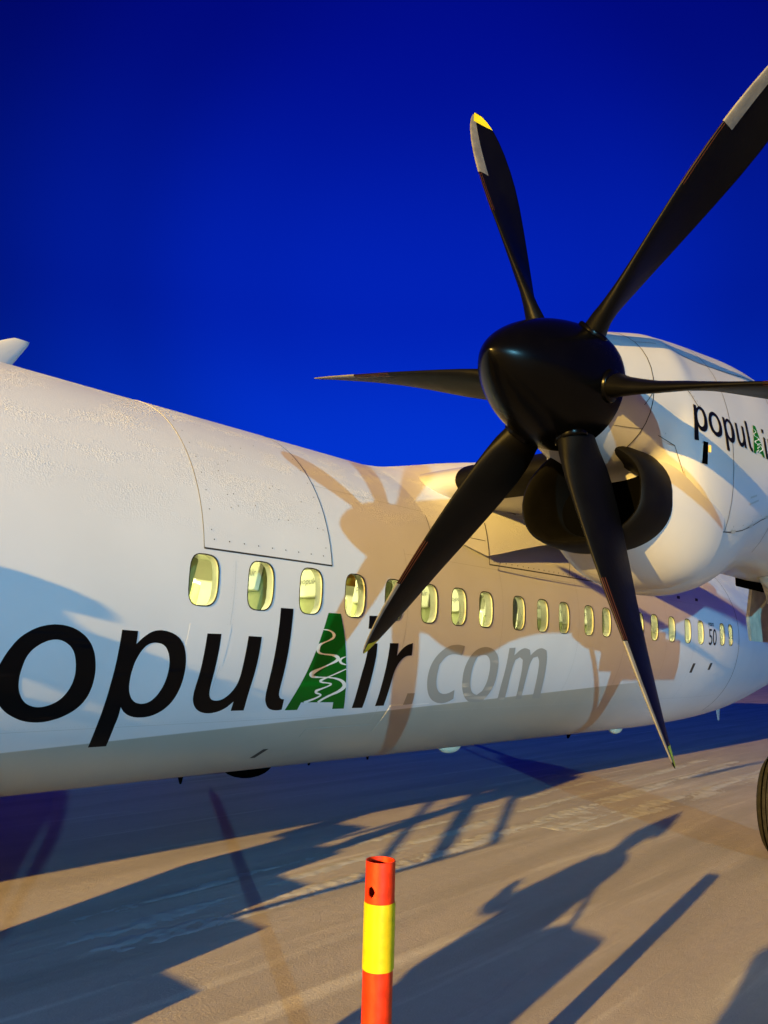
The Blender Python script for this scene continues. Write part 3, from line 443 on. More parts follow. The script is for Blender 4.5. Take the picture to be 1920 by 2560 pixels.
RIBBONS = [[(0.947,-0.324,0.945,-0.316),(0.956,-0.324,0.954,-0.316),(0.969,-0.325,0.968,-0.316),(0.983,-0.325,0.983,-0.316),(0.997,-0.327,0.998,-0.317),(1.009,-0.33,1.011,-0.319),(1.021,-0.333,1.025,-0.322),(1.033,-0.337,1.039,-0.325),(1.042,-0.342,1.052,-0.329),(1.05,-0.347,1.065,-0.334),(1.057,-0.354,1.077,-0.34),(1.061,-0.359,1.088,-0.348),(1.062,-0.364,1.097,-0.357),(1.064,-0.367,1.099,-0.367),(1.066,-0.371,1.098,-0.377),(1.066,-0.375,1.093,-0.386),(1.063,-0.381,1.085,-0.394),(1.056,-0.388,1.072,-0.401),(1.045,-0.395,1.057,-0.407),(1.031,-0.403,1.041,-0.413),(1.018,-0.41,1.026,-0.418),(1.004,-0.415,1.012,-0.424),(0.99,-0.42,0.998,-0.429),(0.976,-0.424,0.985,-0.435),(0.964,-0.429,0.974,-0.44),(0.952,-0.432,0.966,-0.446),(0.941,-0.436,0.959,-0.451),(0.931,-0.44,0.955,-0.456),(0.922,-0.447,0.953,-0.461),(0.916,-0.455,0.951,-0.467),(0.912,-0.464,0.95,-0.474),(0.909,-0.474,0.951,-0.481),(0.909,-0.484,0.953,-0.487),(0.913,-0.493,0.952,-0.493),(0.919,-0.504,0.953,-0.499),(0.928,-0.514,0.954,-0.503),(0.942,-0.522,0.956,-0.507),(0.957,-0.528,0.963,-0.511),(0.974,-0.531,0.975,-0.515),(0.991,-0.532,0.991,-0.52),(1.009,-0.533,1.008,-0.523),(1.03,-0.536,1.028,-0.525),(1.053,-0.537,1.05,-0.525),(1.076,-0.539,1.073,-0.526),(1.097,-0.541,1.094,-0.527),(1.115,-0.544,1.113,-0.527),(1.131,-0.548,1.131,-0.528),(1.146,-0.552,1.147,-0.53),(1.157,-0.556,1.163,-0.532),(1.166,-0.56,1.177,-0.536),(1.172,-0.564,1.192,-0.541),(1.172,-0.566,1.206,-0.549),(1.169,-0.564,1.218,-0.562),(1.171,-0.563,1.217,-0.575),(1.172,-0.567,1.211,-0.584),(1.17,-0.573,1.202,-0.592),(1.165,-0.58,1.19,-0.599),(1.155,-0.588,1.175,-0.606),(1.141,-0.596,1.157,-0.612),(1.124,-0.605,1.138,-0.619),(1.106,-0.615,1.117,-0.625),(1.085,-0.623,1.097,-0.635),(1.062,-0.633,1.074,-0.644),(1.039,-0.642,1.052,-0.654),(1.018,-0.651,1.032,-0.664),(0.997,-0.658,1.015,-0.675),(0.977,-0.664,1.0,-0.685),(0.958,-0.671,0.986,-0.695),(0.943,-0.677,0.977,-0.705),(0.932,-0.684,0.971,-0.711),(0.923,-0.691,0.968,-0.716),(0.917,-0.699,0.968,-0.718),(0.916,-0.711,0.97,-0.717),(0.925,-0.724,0.966,-0.715),(0.939,-0.734,0.962,-0.714),(0.955,-0.741,0.963,-0.717),(0.971,-0.744,0.97,-0.721),(0.988,-0.745,0.982,-0.725),(1.007,-0.745,1.0,-0.728),(1.026,-0.745,1.021,-0.73),(1.046,-0.744,1.042,-0.733),(1.067,-0.744,1.062,-0.733),(1.088,-0.744,1.083,-0.734),(1.109,-0.744,1.105,-0.734),(1.132,-0.745,1.128,-0.735),(1.156,-0.746,1.152,-0.736),(1.182,-0.749,1.177,-0.737),(1.207,-0.751,1.203,-0.739),(1.231,-0.755,1.228,-0.741),(1.255,-0.761,1.252,-0.744),(1.278,-0.767,1.277,-0.748),(1.299,-0.773,1.3,-0.753),(1.317,-0.781,1.323,-0.759),(1.332,-0.789,1.344,-0.767),(1.345,-0.797,1.364,-0.776),(1.354,-0.806,1.383,-0.787),(1.359,-0.812,1.399,-0.799),(1.364,-0.817,1.409,-0.813),(1.366,-0.82,1.415,-0.828),(1.367,-0.825,1.416,-0.841),(1.366,-0.831,1.412,-0.854),(1.362,-0.84,1.402,-0.865),(1.354,-0.85,1.389,-0.875),(1.342,-0.861,1.374,-0.885),(1.33,-0.871,1.357,-0.894),(1.315,-0.88,1.34,-0.902),(1.298,-0.888,1.32,-0.909),(1.28,-0.897,1.301,-0.916),(1.263,-0.906,1.282,-0.924),(1.245,-0.914,1.265,-0.932),(1.227,-0.923,1.248,-0.941),(1.21,-0.933,1.231,-0.951),(1.195,-0.942,1.216,-0.96),(1.18,-0.952,1.203,-0.97),(1.166,-0.963,1.19,-0.981),(1.154,-0.973,1.179,-0.992),(1.146,-0.979,1.172,-0.999)],[(1.277,-0.543,1.284,-0.55),(1.269,-0.545,1.277,-0.554),(1.257,-0.548,1.267,-0.558),(1.245,-0.552,1.257,-0.563),(1.234,-0.556,1.249,-0.568),(1.225,-0.561,1.245,-0.574),(1.217,-0.567,1.243,-0.58),(1.211,-0.574,1.242,-0.584),(1.208,-0.583,1.244,-0.585),(1.215,-0.594,1.244,-0.586),(1.225,-0.602,1.246,-0.59),(1.237,-0.609,1.251,-0.594),(1.251,-0.615,1.258,-0.598),(1.268,-0.619,1.27,-0.603),(1.287,-0.622,1.287,-0.608),(1.304,-0.624,1.304,-0.613),(1.316,-0.625,1.316,-0.617)],[(1.33,-0.656,1.339,-0.665),(1.314,-0.662,1.323,-0.671),(1.292,-0.671,1.301,-0.68),(1.267,-0.681,1.277,-0.691),(1.244,-0.69,1.254,-0.7),(1.223,-0.699,1.233,-0.709),(1.202,-0.708,1.212,-0.718),(1.182,-0.716,1.192,-0.726),(1.163,-0.724,1.173,-0.734),(1.144,-0.73,1.155,-0.742),(1.126,-0.736,1.138,-0.749),(1.109,-0.742,1.123,-0.756),(1.095,-0.747,1.111,-0.762),(1.082,-0.752,1.101,-0.769),(1.072,-0.757,1.093,-0.774),(1.063,-0.763,1.089,-0.779),(1.059,-0.773,1.09,-0.778),(1.073,-0.787,1.084,-0.772),(1.086,-0.791,1.087,-0.774),(1.099,-0.793,1.097,-0.778),(1.112,-0.795,1.109,-0.781),(1.127,-0.796,1.122,-0.784),(1.144,-0.797,1.139,-0.785),(1.16,-0.798,1.156,-0.787),(1.175,-0.799,1.172,-0.789),(1.189,-0.802,1.186,-0.79),(1.203,-0.805,1.2,-0.792),(1.211,-0.808,1.214,-0.794),(1.207,-0.805,1.229,-0.804),(1.207,-0.803,1.227,-0.815),(1.202,-0.808,1.219,-0.821),(1.194,-0.814,1.208,-0.826),(1.184,-0.82,1.195,-0.831),(1.17,-0.826,1.181,-0.837),(1.152,-0.832,1.164,-0.844),(1.134,-0.837,1.147,-0.85),(1.118,-0.843,1.131,-0.857),(1.102,-0.847,1.118,-0.863),(1.086,-0.851,1.105,-0.87),(1.072,-0.855,1.095,-0.876),(1.061,-0.86,1.09,-0.881),(1.057,-0.868,1.088,-0.883),(1.058,-0.878,1.087,-0.882),(1.066,-0.889,1.085,-0.88),(1.078,-0.897,1.084,-0.881),(1.092,-0.901,1.091,-0.884),(1.107,-0.905,1.104,-0.888),(1.121,-0.907,1.119,-0.892),(1.132,-0.91,1.131,-0.896),(1.139,-0.913,1.14,-0.899),(1.144,-0.915,1.149,-0.903),(1.142,-0.912,1.16,-0.911),(1.141,-0.91,1.161,-0.921),(1.137,-0.915,1.155,-0.928),(1.129,-0.921,1.146,-0.935),(1.118,-0.928,1.134,-0.942),(1.106,-0.934,1.121,-0.948),(1.094,-0.939,1.109,-0.954),(1.08,-0.944,1.096,-0.961),(1.065,-0.949,1.082,-0.967),(1.05,-0.954,1.068,-0.973),(1.032,-0.96,1.052,-0.98),(1.014,-0.966,1.035,-0.988),(0.997,-0.971,1.02,-0.995),(0.985,-0.975,1.009,-1.0)]]

def letter(key, material, name, off=.0017, x=0, parent=None, fn=None):
    V, F = flat_mesh(LETTERS[key], step=.04)
    f = fn or (lambda a, s: hp(a, s/RF, off))
    me = bpy.data.meshes.new(name); me.from_pydata([tuple(f(a, s)) for a, s in V], [], F); me.update()
    o = obj(name, me, material, parent or fuselage, smooth=True); return o
for key, mm in (('p0', m_black), ('o', m_black), ('p', m_black), ('u', m_black), ('l', m_black), ('A', m_green), ('i', m_black), ('idot', m_black), ('r', m_black), ('dot', m_grey), ('c', m_grey), ('co', m_grey), ('m', m_grey)):
    letter(key, mm, 'letter')
def ribbons(fn, parent):
    for rb in RIBBONS:
        n = len(rb); b = MB(); b.add([fn(a[0], a[1]) for a in rb]+[fn(a[2], a[3]) for a in rb], [(i, i+1, n+i+1, n+i) for i in range(n-1)])
        b.build('ribbon', m_wht, parent, smooth=True)
ribbons(lambda a, s: hp(a, s/RF, .0026), fuselage)

# ------------------------------------------------------------------ windows
for i, x in enumerate(WX):
    lo = win_loop(x, .125, .185); lo2 = win_loop(x, .133, .193); n = len(lo)
    b = MB()
    b.add([hp(a, s/RF, .003) for a, s in lo2]+[hp(a, s/RF, .003) for a, s in lo]+[hp(a, s/RF, -.006) for a, s in lo], [(k, (k+1) % n, n+(k+1) % n, n+k) for k in range(n)]+[(n+k, n+(k+1) % n, 2*n+(k+1) % n, 2*n+k) for k in range(n)])
    w = b.build('window', m_seal, airplane, smooth=False)
    V, F = flat_mesh([win_loop(x, .1245, .1845)], step=.06)
    me = bpy.data.meshes.new('pane'); me.from_pydata([tuple(hp(a, s/RF, -.02)) for a, s in V], [], F); me.update()
    obj('pane', me, m_glass, w, smooth=True)
    li = win_loop(x, .150, .215)
    b = MB(); b.add([hp(a, s/RF, -.0065) for a, s in lo]+[hp(a, s/RF, -.11) for a, s in li], [(k, (k+1) % n, n+(k+1) % n, n+k) for k in range(n)])
    b.build('reveal', m_reveal, w, smooth=True)
    if i == 3:
        b = MB(); b.add([hp(x-.135, .055, -.13), hp(x+.135, .055, -.13), hp(x+.135, .14, -.13), hp(x-.135, .14, -.13)], [(0, 1, 2, 3)])
        sh = b.build('window_shade', m_shade, w); sh['label'] = 'orange half-drawn shade'

# ------------------------------------------------------------------ cabin behind the windows
RI = 1.47; FL = 1.32
sect = []
a0 = math.asin((2.52-ZC)/RI); a1 = math.pi-math.asin((FL-ZC)/RI)
for k in range(41): t = a0+(a1-a0)*k/40; sect.append((-RI*math.cos(t), ZC+RI*math.sin(t)))
sect += [(-math.sqrt(RI**2-(FL-ZC)**2), FL)]
for k in range(9): t = math.asin((FL-ZC)/RI)+(math.asin((2.0-ZC)/RI)-math.asin((FL-ZC)/RI))*k/8; sect.append((-RI*math.cos(t), ZC+RI*math.sin(t)))
b = MB(); rings = [[(x, y, z) for y, z in sect] for x in (-2.35, 2, 6, 11.2)]
b.loft(rings, closed=False, cap=False)
for x in (-2.35, 11.2): b.add([(x, y, z) for y, z in sect], [tuple(range(len(sect)))])
b.build('cabin_lining', m_liner, airplane, smooth=False)
for sg in (-1, 1):
    b = MB(); pr = [(sg*.62, 2.98), (sg*.95, 2.80), (sg*1.32, 2.78), (sg*1.40, 2.85), (sg*1.05, 3.28), (sg*.70, 3.30)]
    b.loft([[(x, y, z) for y, z in pr] for x in (-2.2, 11.1)]); b.build('overhead_bin', m_cover, airplane, angle=30)
b = MB(); b.box((4.4, 0, 3.60), (13.2, .24, .03)); lightstrip = b.build('cabin_light', mat('cabin_tube', (.8, .8, .6), .5, emis=(1.0, .98, .55), estr=5.0), airplane)
for x in (-.8, 2.4, 5.6, 8.8):
    for y in (-.45, .45):
        ld = bpy.data.lights.new('cabin_lamp', 'AREA'); ld.shape = 'RECTANGLE'; ld.size = 3.0; ld.size_y = .15; ld.energy = 235; ld.color = (1.0, .93, .47)
        lo_ = bpy.data.objects.new('cabin_lamp', ld); COL.objects.link(lo_); lo_.parent = airplane; lo_.location = (x, y, 3.5)

# ------------------------------------------------------------------ antennas and small belly fittings
def fin_blade(name, x, y, z, l, h, sweep, th, material, down=False):
    sg = -1 if down else 1; b = MB(); rings = []
    for u, ch in ((-.10, 1.05), (0, 1), (.9, .325), (1, .23)):
        ring = []; x0 = x+sweep*u; c = l*ch
        for k in range(16):
            t = 2*math.pi*k/16; ring.append((x0+c*(.5-.5*math.cos(t)), y+th*math.sin(t)*(1 if u < 1 else .4), z+sg*h*u))
        rings.append(ring)
    b.loft(rings); return b.build(name, material, airplane, angle=50)
an = fin_blade('blade_antenna', -1.80, 0, 3.90, .57, .345, .62, .022, m_nac); an['label'] = 'white swept blade antenna on the fuselage top'
for (x, y, l, h, mm, nm) in ((.55, -.25, .06, .07, m_dark, 'drain_mast'), (2.2, -.15, .05, .04, m_dark, 'drain_mast'), (3.1, -.15, .05, .05, m_dark, 'drain_mast'), (7.55, -.2, .16, .07, m_dark, 'drain_mast'), (14.2, -.1, .28, .28, m_nac, 'blade_antenna')):
    zc, ry, rz = sec(x); fin_blade(nm, x, y, zc-rz*math.sqrt(1-(y/ry)**2)+.01, l, h, .4*h, .012, mm, True)
def dome(name, x, y, l, w, h, material, z=None):
    zc, ry, rz = sec(x); z0 = (zc-rz*math.sqrt(1-(y/ry)**2)) if z is None else z
    b = MB(); rings = []
    for j in range(7):
        t = math.pi/2*j/6; rings.append([(x+l*math.cos(t)*math.cos(a), y+w*math.cos(t)*math.sin(a), z0+.03-(h+.03)*math.sin(t)) for a in [2*math.pi*k/24 for k in range(24)]])
    b.loft(rings); return b.build(name, material, airplane, smooth=True)
o = dome('belly_radome', 1.62, .12, .30, .22, .13, m_dark); o['label'] = 'black shallow radome under the belly'
dome('beacon_light', 4.65, -.15, .22, .10, .075, m_cover); dome('beacon_light', 9.3, -.15, .20, .10, .08, m_cover)

# ------------------------------------------------------------------ propeller
HY, HZ = -4.3643, 3.2406; PH = .28502; PR = 2.055
b = MB(); prof = []
for k in range(33):
    u = k/32; x = -.735+.855*(1-math.cos(u*math.pi/2))**1.0 if False else -.645+.745*u**1.9
    q = (.10-x)/.745; prof.append((x, .352*max(0, 1-max(0, q)**1.85)**.69))
prof[0] = (-.645, .0008); prof += [(.128, .349), (.135, .28)]
b.lathe(prof, 'x', (0, HY, HZ), 72)
spinner = b.build('spinner', m_spin, airplane, angle=35); spinner['label'] = 'black rounded propeller spinner'
CH = [(.28, .20), (.36, .25), (.46, .30), (.62, .335), (.9, .355), (1.2, .365), (1.5, .35), (1.75, .29), (1.92, .20), (2.0, .125), (2.04, .065), (2.055, .02)]
TK = [(.28, .75), (.36, .50), (.46, .30), (.62, .18), (.9, .12), (1.2, .095), (1.6, .07), (2.055, .07)]
TW = [(.28, 24), (.6, 17), (1.0, 5), (1.4, -6), (1.8, -13), (2.055, -18)]
SW = [(.28, 0), (.9, -.015), (1.3, -.015), (1.7, .005), (1.95, .03), (2.055, .045)]   # aft sweep of the pitch line
def blade_ring(r, n=20, grow=0.0, u0=None, u1=None):
    c = cos_tab(CH, r); tk = cos_tab(TK, r)*c; tw = R(cos_tab(TW, r)); sw = cos_tab(SW, r)
    pts = []
    rng = [2*math.pi*k/n for k in range(n)] if u0 is None else [u0+(u1-u0)*k/(n-1) for k in range(n)]
    for t in rng:
        u = .5-.5*math.cos(t)                       # 0 = leading edge
        yt = tk*(1.48*math.sqrt(max(u, 0))-.63*u-1.76*u*u+1.42*u**3-.51*u**4)*1.0 if tk/c < .5 else tk*.5*math.sin(t)*math.copysign(1, math.sin(t))
        yt = (yt+grow)*(1 if math.sin(t) >= 0 else -1); camb = .03*c*math.sin(math.pi*u) if r > .6 else 0
        pts.append(((u-.36)*c + (-grow if u < .02 else 0), yt+camb))
    # local frame: X axial (aft +), T tangential, radial along blade
    return [(a*math.cos(tw)-d*math.sin(tw)+sw, a*math.sin(tw)+d*math.cos(tw)) for a, d in pts]
RS = [.28, .34, .42, .5, .6, .75, .9, 1.05, 1.2, 1.35, 1.5, 1.62, 1.75, 1.85, 1.92, 1.97, 2.0, 2.025, 2.04, 2.05, 2.055]
def blade_mesh(rs, closed=True, **k):
    b = MB(); b.loft([[(x, t, r) for x, t in blade_ring(r, **k)] for r in rs], closed=closed, cap=closed); return b.mesh('blade')
me_blade = blade_mesh(RS)
le = dict(n=13, u0=-1.0, u1=.5, grow=.0018)
me_sheath = blade_mesh([1.46, 1.55, 1.65, 1.75, 1.85, 1.92, 1.97, 2.0, 2.025], closed=False, **le)
bs_ = MB()
for a_ in (.10, .30, .50, -.20, -.42):
    bs_.loft([[(x, t, r) for x, t in blade_ring(r, n=3, u0=a_, u1=a_+.055, grow=.0014)] for r in (1.14, 1.2, 1.3, 1.4, 1.455)], closed=False, cap=False)
me_strip = bs_.mesh('strip')
b = MB()
for sgn in (1, -1):
    rr = [1.945, 1.97, 2.0, 2.025, 2.04]
    b.loft([[(x, t, r-.02*(1 if sgn > 0 else 1)*(q/6-.5)) for q, (x, t) in enumerate(blade_ring(r, n=7, u0=sgn*.75, u1=sgn*3.0, grow=.0016))] for r in rr], closed=False, cap=False)
me_tip = b.mesh('tip')
b = MB(); b.tube([(0, 0, .27), (0, 0, .345), (0, 0, .353)], [.090, .090, .082], 24); me_cuff = b.mesh('cuff')
for mm_, me_ in ((m_blade, me_blade), (m_sheath, me_sheath), (m_copper, me_strip), (m_yel, me_tip), (m_spin, me_cuff)): me_.materials.append(mm_)
def propeller(cx, hy, hz, ph, parent):
    for k in range(6):
        a = ph+k*math.pi/3
        # local z -> radial, local y -> tangential, local x -> axial
        rad = Vector((0, math.sin(a), math.cos(a))); tan = Vector((0, math.cos(a), -math.sin(a)))
        m4 = Matrix((Vector((1, 0, 0)), tan, rad)).transposed().to_4x4(); m4.translation = Vector((cx, hy, hz))
        bl = obj('propeller_blade', me_blade, None, parent, smooth=True); bl.matrix_local = m4
        for nm, me_ in (('leading_edge_sheath', me_sheath), ('deicing_strip', me_strip), ('yellow_tip', me_tip), ('blade_cuff', me_cuff)):
            obj(nm, me_, None, bl, smooth=True)
propeller(0, HY, HZ, PH, airplane)

# ------------------------------------------------------------------ engine nacelle
NT = [(.13, 3.585), (.3, 3.635), (.73, 3.755), (1.02, 3.82), (1.41, 3.88), (1.84, 3.93), (2.4, 3.95), (3.0, 3.95), (5.0, 3.88), (7.5, 3.72), (8.4, 3.5)]
NB = [(.13, 2.895), (.45, 2.84), (.64, 2.80), (.76, 2.46), (.84, 2.29), (1.0, 2.195), (1.15, 2.165), (1.45, 2.20), (1.76, 2.31), (2.3, 2.42), (3.0, 2.46), (5.0, 2.5), (7.0, 2.9), (8.4, 3.35)]
NW = [(.13, .345), (.3, .390), (.6, .46), (1.0, .535), (1.5, .58), (2.0, .615), (3.0, .62), (5.0, .60), (7.0, .42), (8.4, .08)]
def nacp(x, ph, off=0.0, yc=HY):
    t, bo, w = cos_tab(NT, x), cos_tab(NB, x), cos_tab(NW, x); n = 2.0+.22*min(1, max(0, (x-.13)/.6))
    c, s = math.cos(ph), math.sin(ph); mid = (t+bo)/2 if x > 1.0 else HZ+((t+bo)/2-HZ)*max(0, (x-.13)/.87)**1.0
    h = (t-mid) if s >= 0 else (mid-bo)
    y = w*math.copysign(abs(c)**(2/n), c); z = h*math.copysign(abs(s)**(2/n), s)
    nrm = Vector((0, -c/w, s/h)).normalized()
    return Vector((x, yc-y, mid+z))+nrm*off
def nac_mesh():
    b = MB(); xs = [.13, .16, .2]+[.25+.05*k for k in range(35)]+[2.0, 2.3, 2.7, 3.0, 3.6, 4.3, 5, 5.8, 6.5, 7, 7.6, 8.1, 8.4]
    b.loft([[nacp(x, 2*math.pi*k/128) for k in range(128)] for x in xs]); return b
nacelle = nac_mesh().build('engine_nacelle', m_nac, airplane, angle=60)
def nac_strip(path, w, off=.0025, material=m_seam, name='panel_seam'):
    L, Q = [], []
    for i, (x, p) in enumerate(path):
        a = path[max(i-1, 0)]; c = path[min(i+1, len(path)-1)]; dx, ds = c[0]-a[0], (c[1]-a[1])*.75; l = math.hypot(dx, ds) or 1
        nx, ns = -ds/l*w/2, dx/l*w/2; L.append(nacp(x+nx, p+ns/.75, off)); Q.append(nacp(x-nx, p-ns/.75, off))
    n = len(path); b = MB(); b.add(L+Q, [(i, i+1, n+i+1, n+i) for i in range(n-1)]); return b.build(name, material, nacelle, smooth=True)
def lin(a, c, n=14): return [(a[0]+(c[0]-a[0])*k/n, a[1]+(c[1]-a[1])*k/n) for k in range(n+1)]
nac_strip(lin((.36, -1.0), (.36, 1.2)), .007)
nac_strip(lin((1.15, -.55), (1.15, 1.1)), .005); nac_strip(lin((.36, .75), (2.6, .72)), .006); nac_strip(lin((2.3, -.7), (2.3, 1.0)), .005)
for k in range(6):
    x_ = .72+.26*k; b = MB(); q_ = [nacp(x_+a_, -.615+.0952*(x_-.5)+c_, .004) for a_, c_ in ((0, -.012), (.06, -.012), (.06, .018), (0, .018))]; b.add(q_, [(0, 1, 2, 3)]); b.build('cowl_latch', m_grey, nacelle)
nac_strip(lin((.36, .02), (.78, .10)), .007); nac_strip(lin((.5, -.62), (2.6, -.42)), .007)
nac_strip(lin((.30, -.30), (.36, -.05)), .005); nac_strip(lin((1.9, -.9), (1.9, .9)), .006); nac_strip(lin((.16, -.75), (.36, -.62)), .006)
b = MB()
for k in range(14):
    for (x, p) in ((.40+.03*k, .06+.006*k), (.55+.14*k, -.57+.0135*k)):
        c = nacp(x, p, .003); b.add([c+Vector((.004, 0, 0)), c+Vector((0, 0, .004)), c-Vector((.004, 0, 0)), c-Vector((0, 0, .004))], [(0, 1, 2, 3)])
b.build('fastener_row', m_seam, nacelle, kind='stuff')
# nacelle lettering: the same word, small
NS = .215
def nac_xz(x, z, off):
    lo, hi = -1.3, 1.3
    for _ in range(26):
        m_ = (lo+hi)/2
        if nacp(x, m_).z < z: lo = m_
        else: hi = m_
    return nacp(x, lo, off)
def nfn(off): return lambda a, s: nac_xz(.71+(a+2.29)*NS*1.12, 3.075+(s+1.06)*NS, off)
for key, mm in (('p0', m_black), ('o', m_black), ('p', m_black), ('u', m_black), ('l', m_black), ('A', m_green), ('i', m_black), ('idot', m_black), ('r', m_black)):
    letter(key, mm, 'letter', parent=nacelle, fn=nfn(.0035))
ribbons(nfn(.005), nacelle)
# flush vent with a dark throat, small placards
def nac_patch(poly, material, name, off=.003):
    b = MB(); b.add([nacp(x, p, off) for x, p in poly], [tuple(range(len(poly)))]); return b.build(name, material, nacelle)
def nac_flat(poly, material, name, off):
    b = MB(); b.add([nac_xz(x, z, off) for x, z in poly], [tuple(range(len(poly)))]); return b.build(name, material, nacelle)
nac_flat([(.66, 2.965), (.80, 2.90), (.80, 3.0)], m_faint, 'vent_ramp', .004); nac_flat([(.80, 2.885), (.845, 2.885), (.845, 3.015), (.80, 3.015)], m_dark, 'vent_throat', .006)
nac_flat([(.845, 2.96), (.87, 2.96), (.87, 3.0), (.845, 3.0)], m_amber, 'yellow_lit_spot', .008)  # yellow-lit spot beside the vent, its light put in as a glow
nac_patch([(1.42, -.28), (1.52, -.27), (1.52, -.255), (1.42, -.265)], m_grey, 'placard'); nac_patch([(1.42, -.33), (1.56, -.315), (1.56, -.30), (1.42, -.315)], m_grey, 'placard')

# chin air intake: black boot lip, a black disc painting the duct's inner shade
def ik(ph, hw, hh, x, zc=2.615):
    c, s = math.cos(ph), math.sin(ph); p_ = max(0, s)
    return Vector((x+.12*p_+.05*abs(c)**3, HY-hw*math.copysign(abs(c)**.72, c)*(1-.38*p_*p_), zc+(hh if s < 0 else hh*1.62)*math.copysign(abs(s)**.85, s)+.03*c*c))
b = MB(); rings = []
for (dx, g) in ((.34, -.075), (.22, -.060), (.12, -.042), (.05, -.028), (.012, -.014), (0, -.002), (.008, .009), (.03, .018), (.09, .028), (.20, .036), (.30, .038), (.33, .034)):
    rings.append([ik(2*math.pi*k/64, .365+g, .222+g*.9, .20+dx) for k in range(64)])
b.loft(rings, cap=False); lip = b.build('intake_lip', m_boot, airplane, angle=60); lip['label'] = 'black rubber lip of the chin air intake'
b = MB(); b.add([ik(2*math.pi*k/64, .290, .155, .535) for k in range(64)], [tuple(range(64))]); b.build('duct_shade_disc', m_dark, lip)
# cowl skirt that carries the lip back into the nacelle
b = MB(); rings = []
for u in [k/8 for k in range(9)]:
    ring = []
    for k in range(64):
        ph = 2*math.pi*k/64; a = ik(ph, .365+.032, .222+.029, .20+.33); e = ik(ph, .50, .44, 1.05, 2.63)
        v_ = math.sin(u*math.pi/2); ring.append(Vector((a.x+(e.x-a.x)*u, a.y+(e.y-a.y)*v_, a.z+(e.z-a.z)*v_)))
    rings.append(ring)
b.loft(rings, cap=False); b.build('chin_cowl', m_nac, nacelle, smooth=True)

# ------------------------------------------------------------------ wing, fairing, tail
def foil(n=40):
    o = []
    for k in range(n):
        t = 2*math.pi*k/n; u = .5+.5*math.cos(t); yt = (1.48*math.sqrt(u)-.63*u-1.76*u*u+1.42*u**3-.51*u**4)
        o.append((u, yt*(1 if math.sin(t) > 0 else -.8)+.02*math.sin(math.pi*u)))
    return o
def wing_ring(y, xle, c, tc, z, n=40): return [(xle+u*c, y, z+w*c*tc) for u, w in foil(n)]
def wst(y):
    a = abs(y); xle = 2.98 if a < 4.4 else 2.98+(a-4.4)*.062; c = 2.95 if a < 4.4 else 2.95-(a-4.4)*.165
    return xle, c, .19 if a < 4.4 else .19-(a-4.4)*.005, 3.62 if a < 4.4 else 3.62+(a-4.4)*.044
ys = [-14.2, -13, -11, -9, -7, -5.5, -4.4, -3.4, -2.4, -1.2, 0, 1.2, 2.4, 3.4, 4.4, 5.5, 7, 9, 11, 13, 14.2]
b = MB(); b.loft([wing_ring(y, *wst(y)) for y in ys]); wing = b.build('wing', m_nac, airplane, angle=50)
def boot(y0, y1):
    b = MB(); rings = []
    for k in range(7):
        y = y0+(y1-y0)*k/6; xle, c, tc, z = wst(y); ring = []
        for j in range(17):
            q = -1+2*j/16; u = q*q*(.13 if q > 0 else .12); yt = (1.48*math.sqrt(u)-.63*u-1.76*u*u+1.42*u**3-.51*u**4)
            ring.append((xle+u*c-.006*(1-abs(q)), y, z+(yt*(1 if q > 0 else -.8)+.02*math.sin(math.pi*u))*c*tc+.005*q))
        rings.append(ring)
    b.loft(rings, closed=False, cap=False); return b.build('deicing_boot', m_boot, wing, smooth=True)
boot(-3.72, -1.45); boot(-13.8, -5.02); boot(1.45, 3.72); boot(5.02, 13.8)
FT = [(2.46, 3.905), (3.0, 3.955), (3.6, 4.08), (4.2, 4.22), (5.0, 4.36), (6.0, 4.38), (7.0, 4.28), (8.5, 4.05), (9.6, 3.90)]
FW = [(2.46, 1.645), (3.2, 1.668), (4.2, 1.675), (7.5, 1.675), (9.6, 1.64)]
b = MB(); rings = []
for k in range(33):
    x = 2.46+(9.6-2.46)*k/32; t = cos_tab(FT, x); w = cos_tab(FW, x); zb = lerp_tab([(2.46, 3.1), (3.36, 2.72), (6.4, 2.74), (8, 3.0), (9.6, 3.5)], x)
    a0 = math.asin((zb-ZC)/RF); ring = []
    for j in range(49):
        a = a0+(math.pi-2*a0)*j/48; c, s = math.cos(a), math.sin(a)
        bulge = max(0, (t-ZC)/RF-1)
        n = 2+.9*min(1, bulge*4); y = w*math.copysign(abs(c)**(2/n), c); z = ZC+(t-ZC)*abs(s)**(2/n)
        ring.append((x, -y, z))
    rings.append(ring)
b.loft(rings, closed=False, cap=False); fair = b.build('wing_fairing', m_hull, airplane, angle=50)
def fair_pt(x, z, off=.004):
    t = cos_tab(FT, x); w = cos_tab(FW, x); bulge = max(0, (t-ZC)/RF-1); n = 2+.9*min(1, bulge*4)
    s = min(1, ((z-ZC)/(t-ZC)))**(n/2); c = math.sqrt(max(0, 1-s*s)); return Vector((x, -(w*c**(2/n)+off), z))
def fseam(pts, w=.010, material=m_seam):
    b = MB(); L = []; Q = []
    for i, (x, z) in enumerate(pts):
        a = pts[max(0, i-1)]; c = pts[min(len(pts)-1, i+1)]; dx, dz = c[0]-a[0], c[1]-a[1]; l = math.hypot(dx, dz) or 1
        L.append(fair_pt(x-dz/l*w/2, z+dx/l*w/2)); Q.append(fair_pt(x+dz/l*w/2, z-dx/l*w/2))
    n = len(pts); b.add(L+Q, [(i, i+1, n+i+1, n+i) for i in range(n-1)]); b.build('panel_seam', material, fair, smooth=True)
fseam(lin((3.36, 2.735), (6.4, 2.755), 24), .014); fseam(lin((3.36, 2.735), (3.47, 3.22), 10), .010); fseam(lin((5.02, 2.745), (5.12, 3.12), 8), .010)
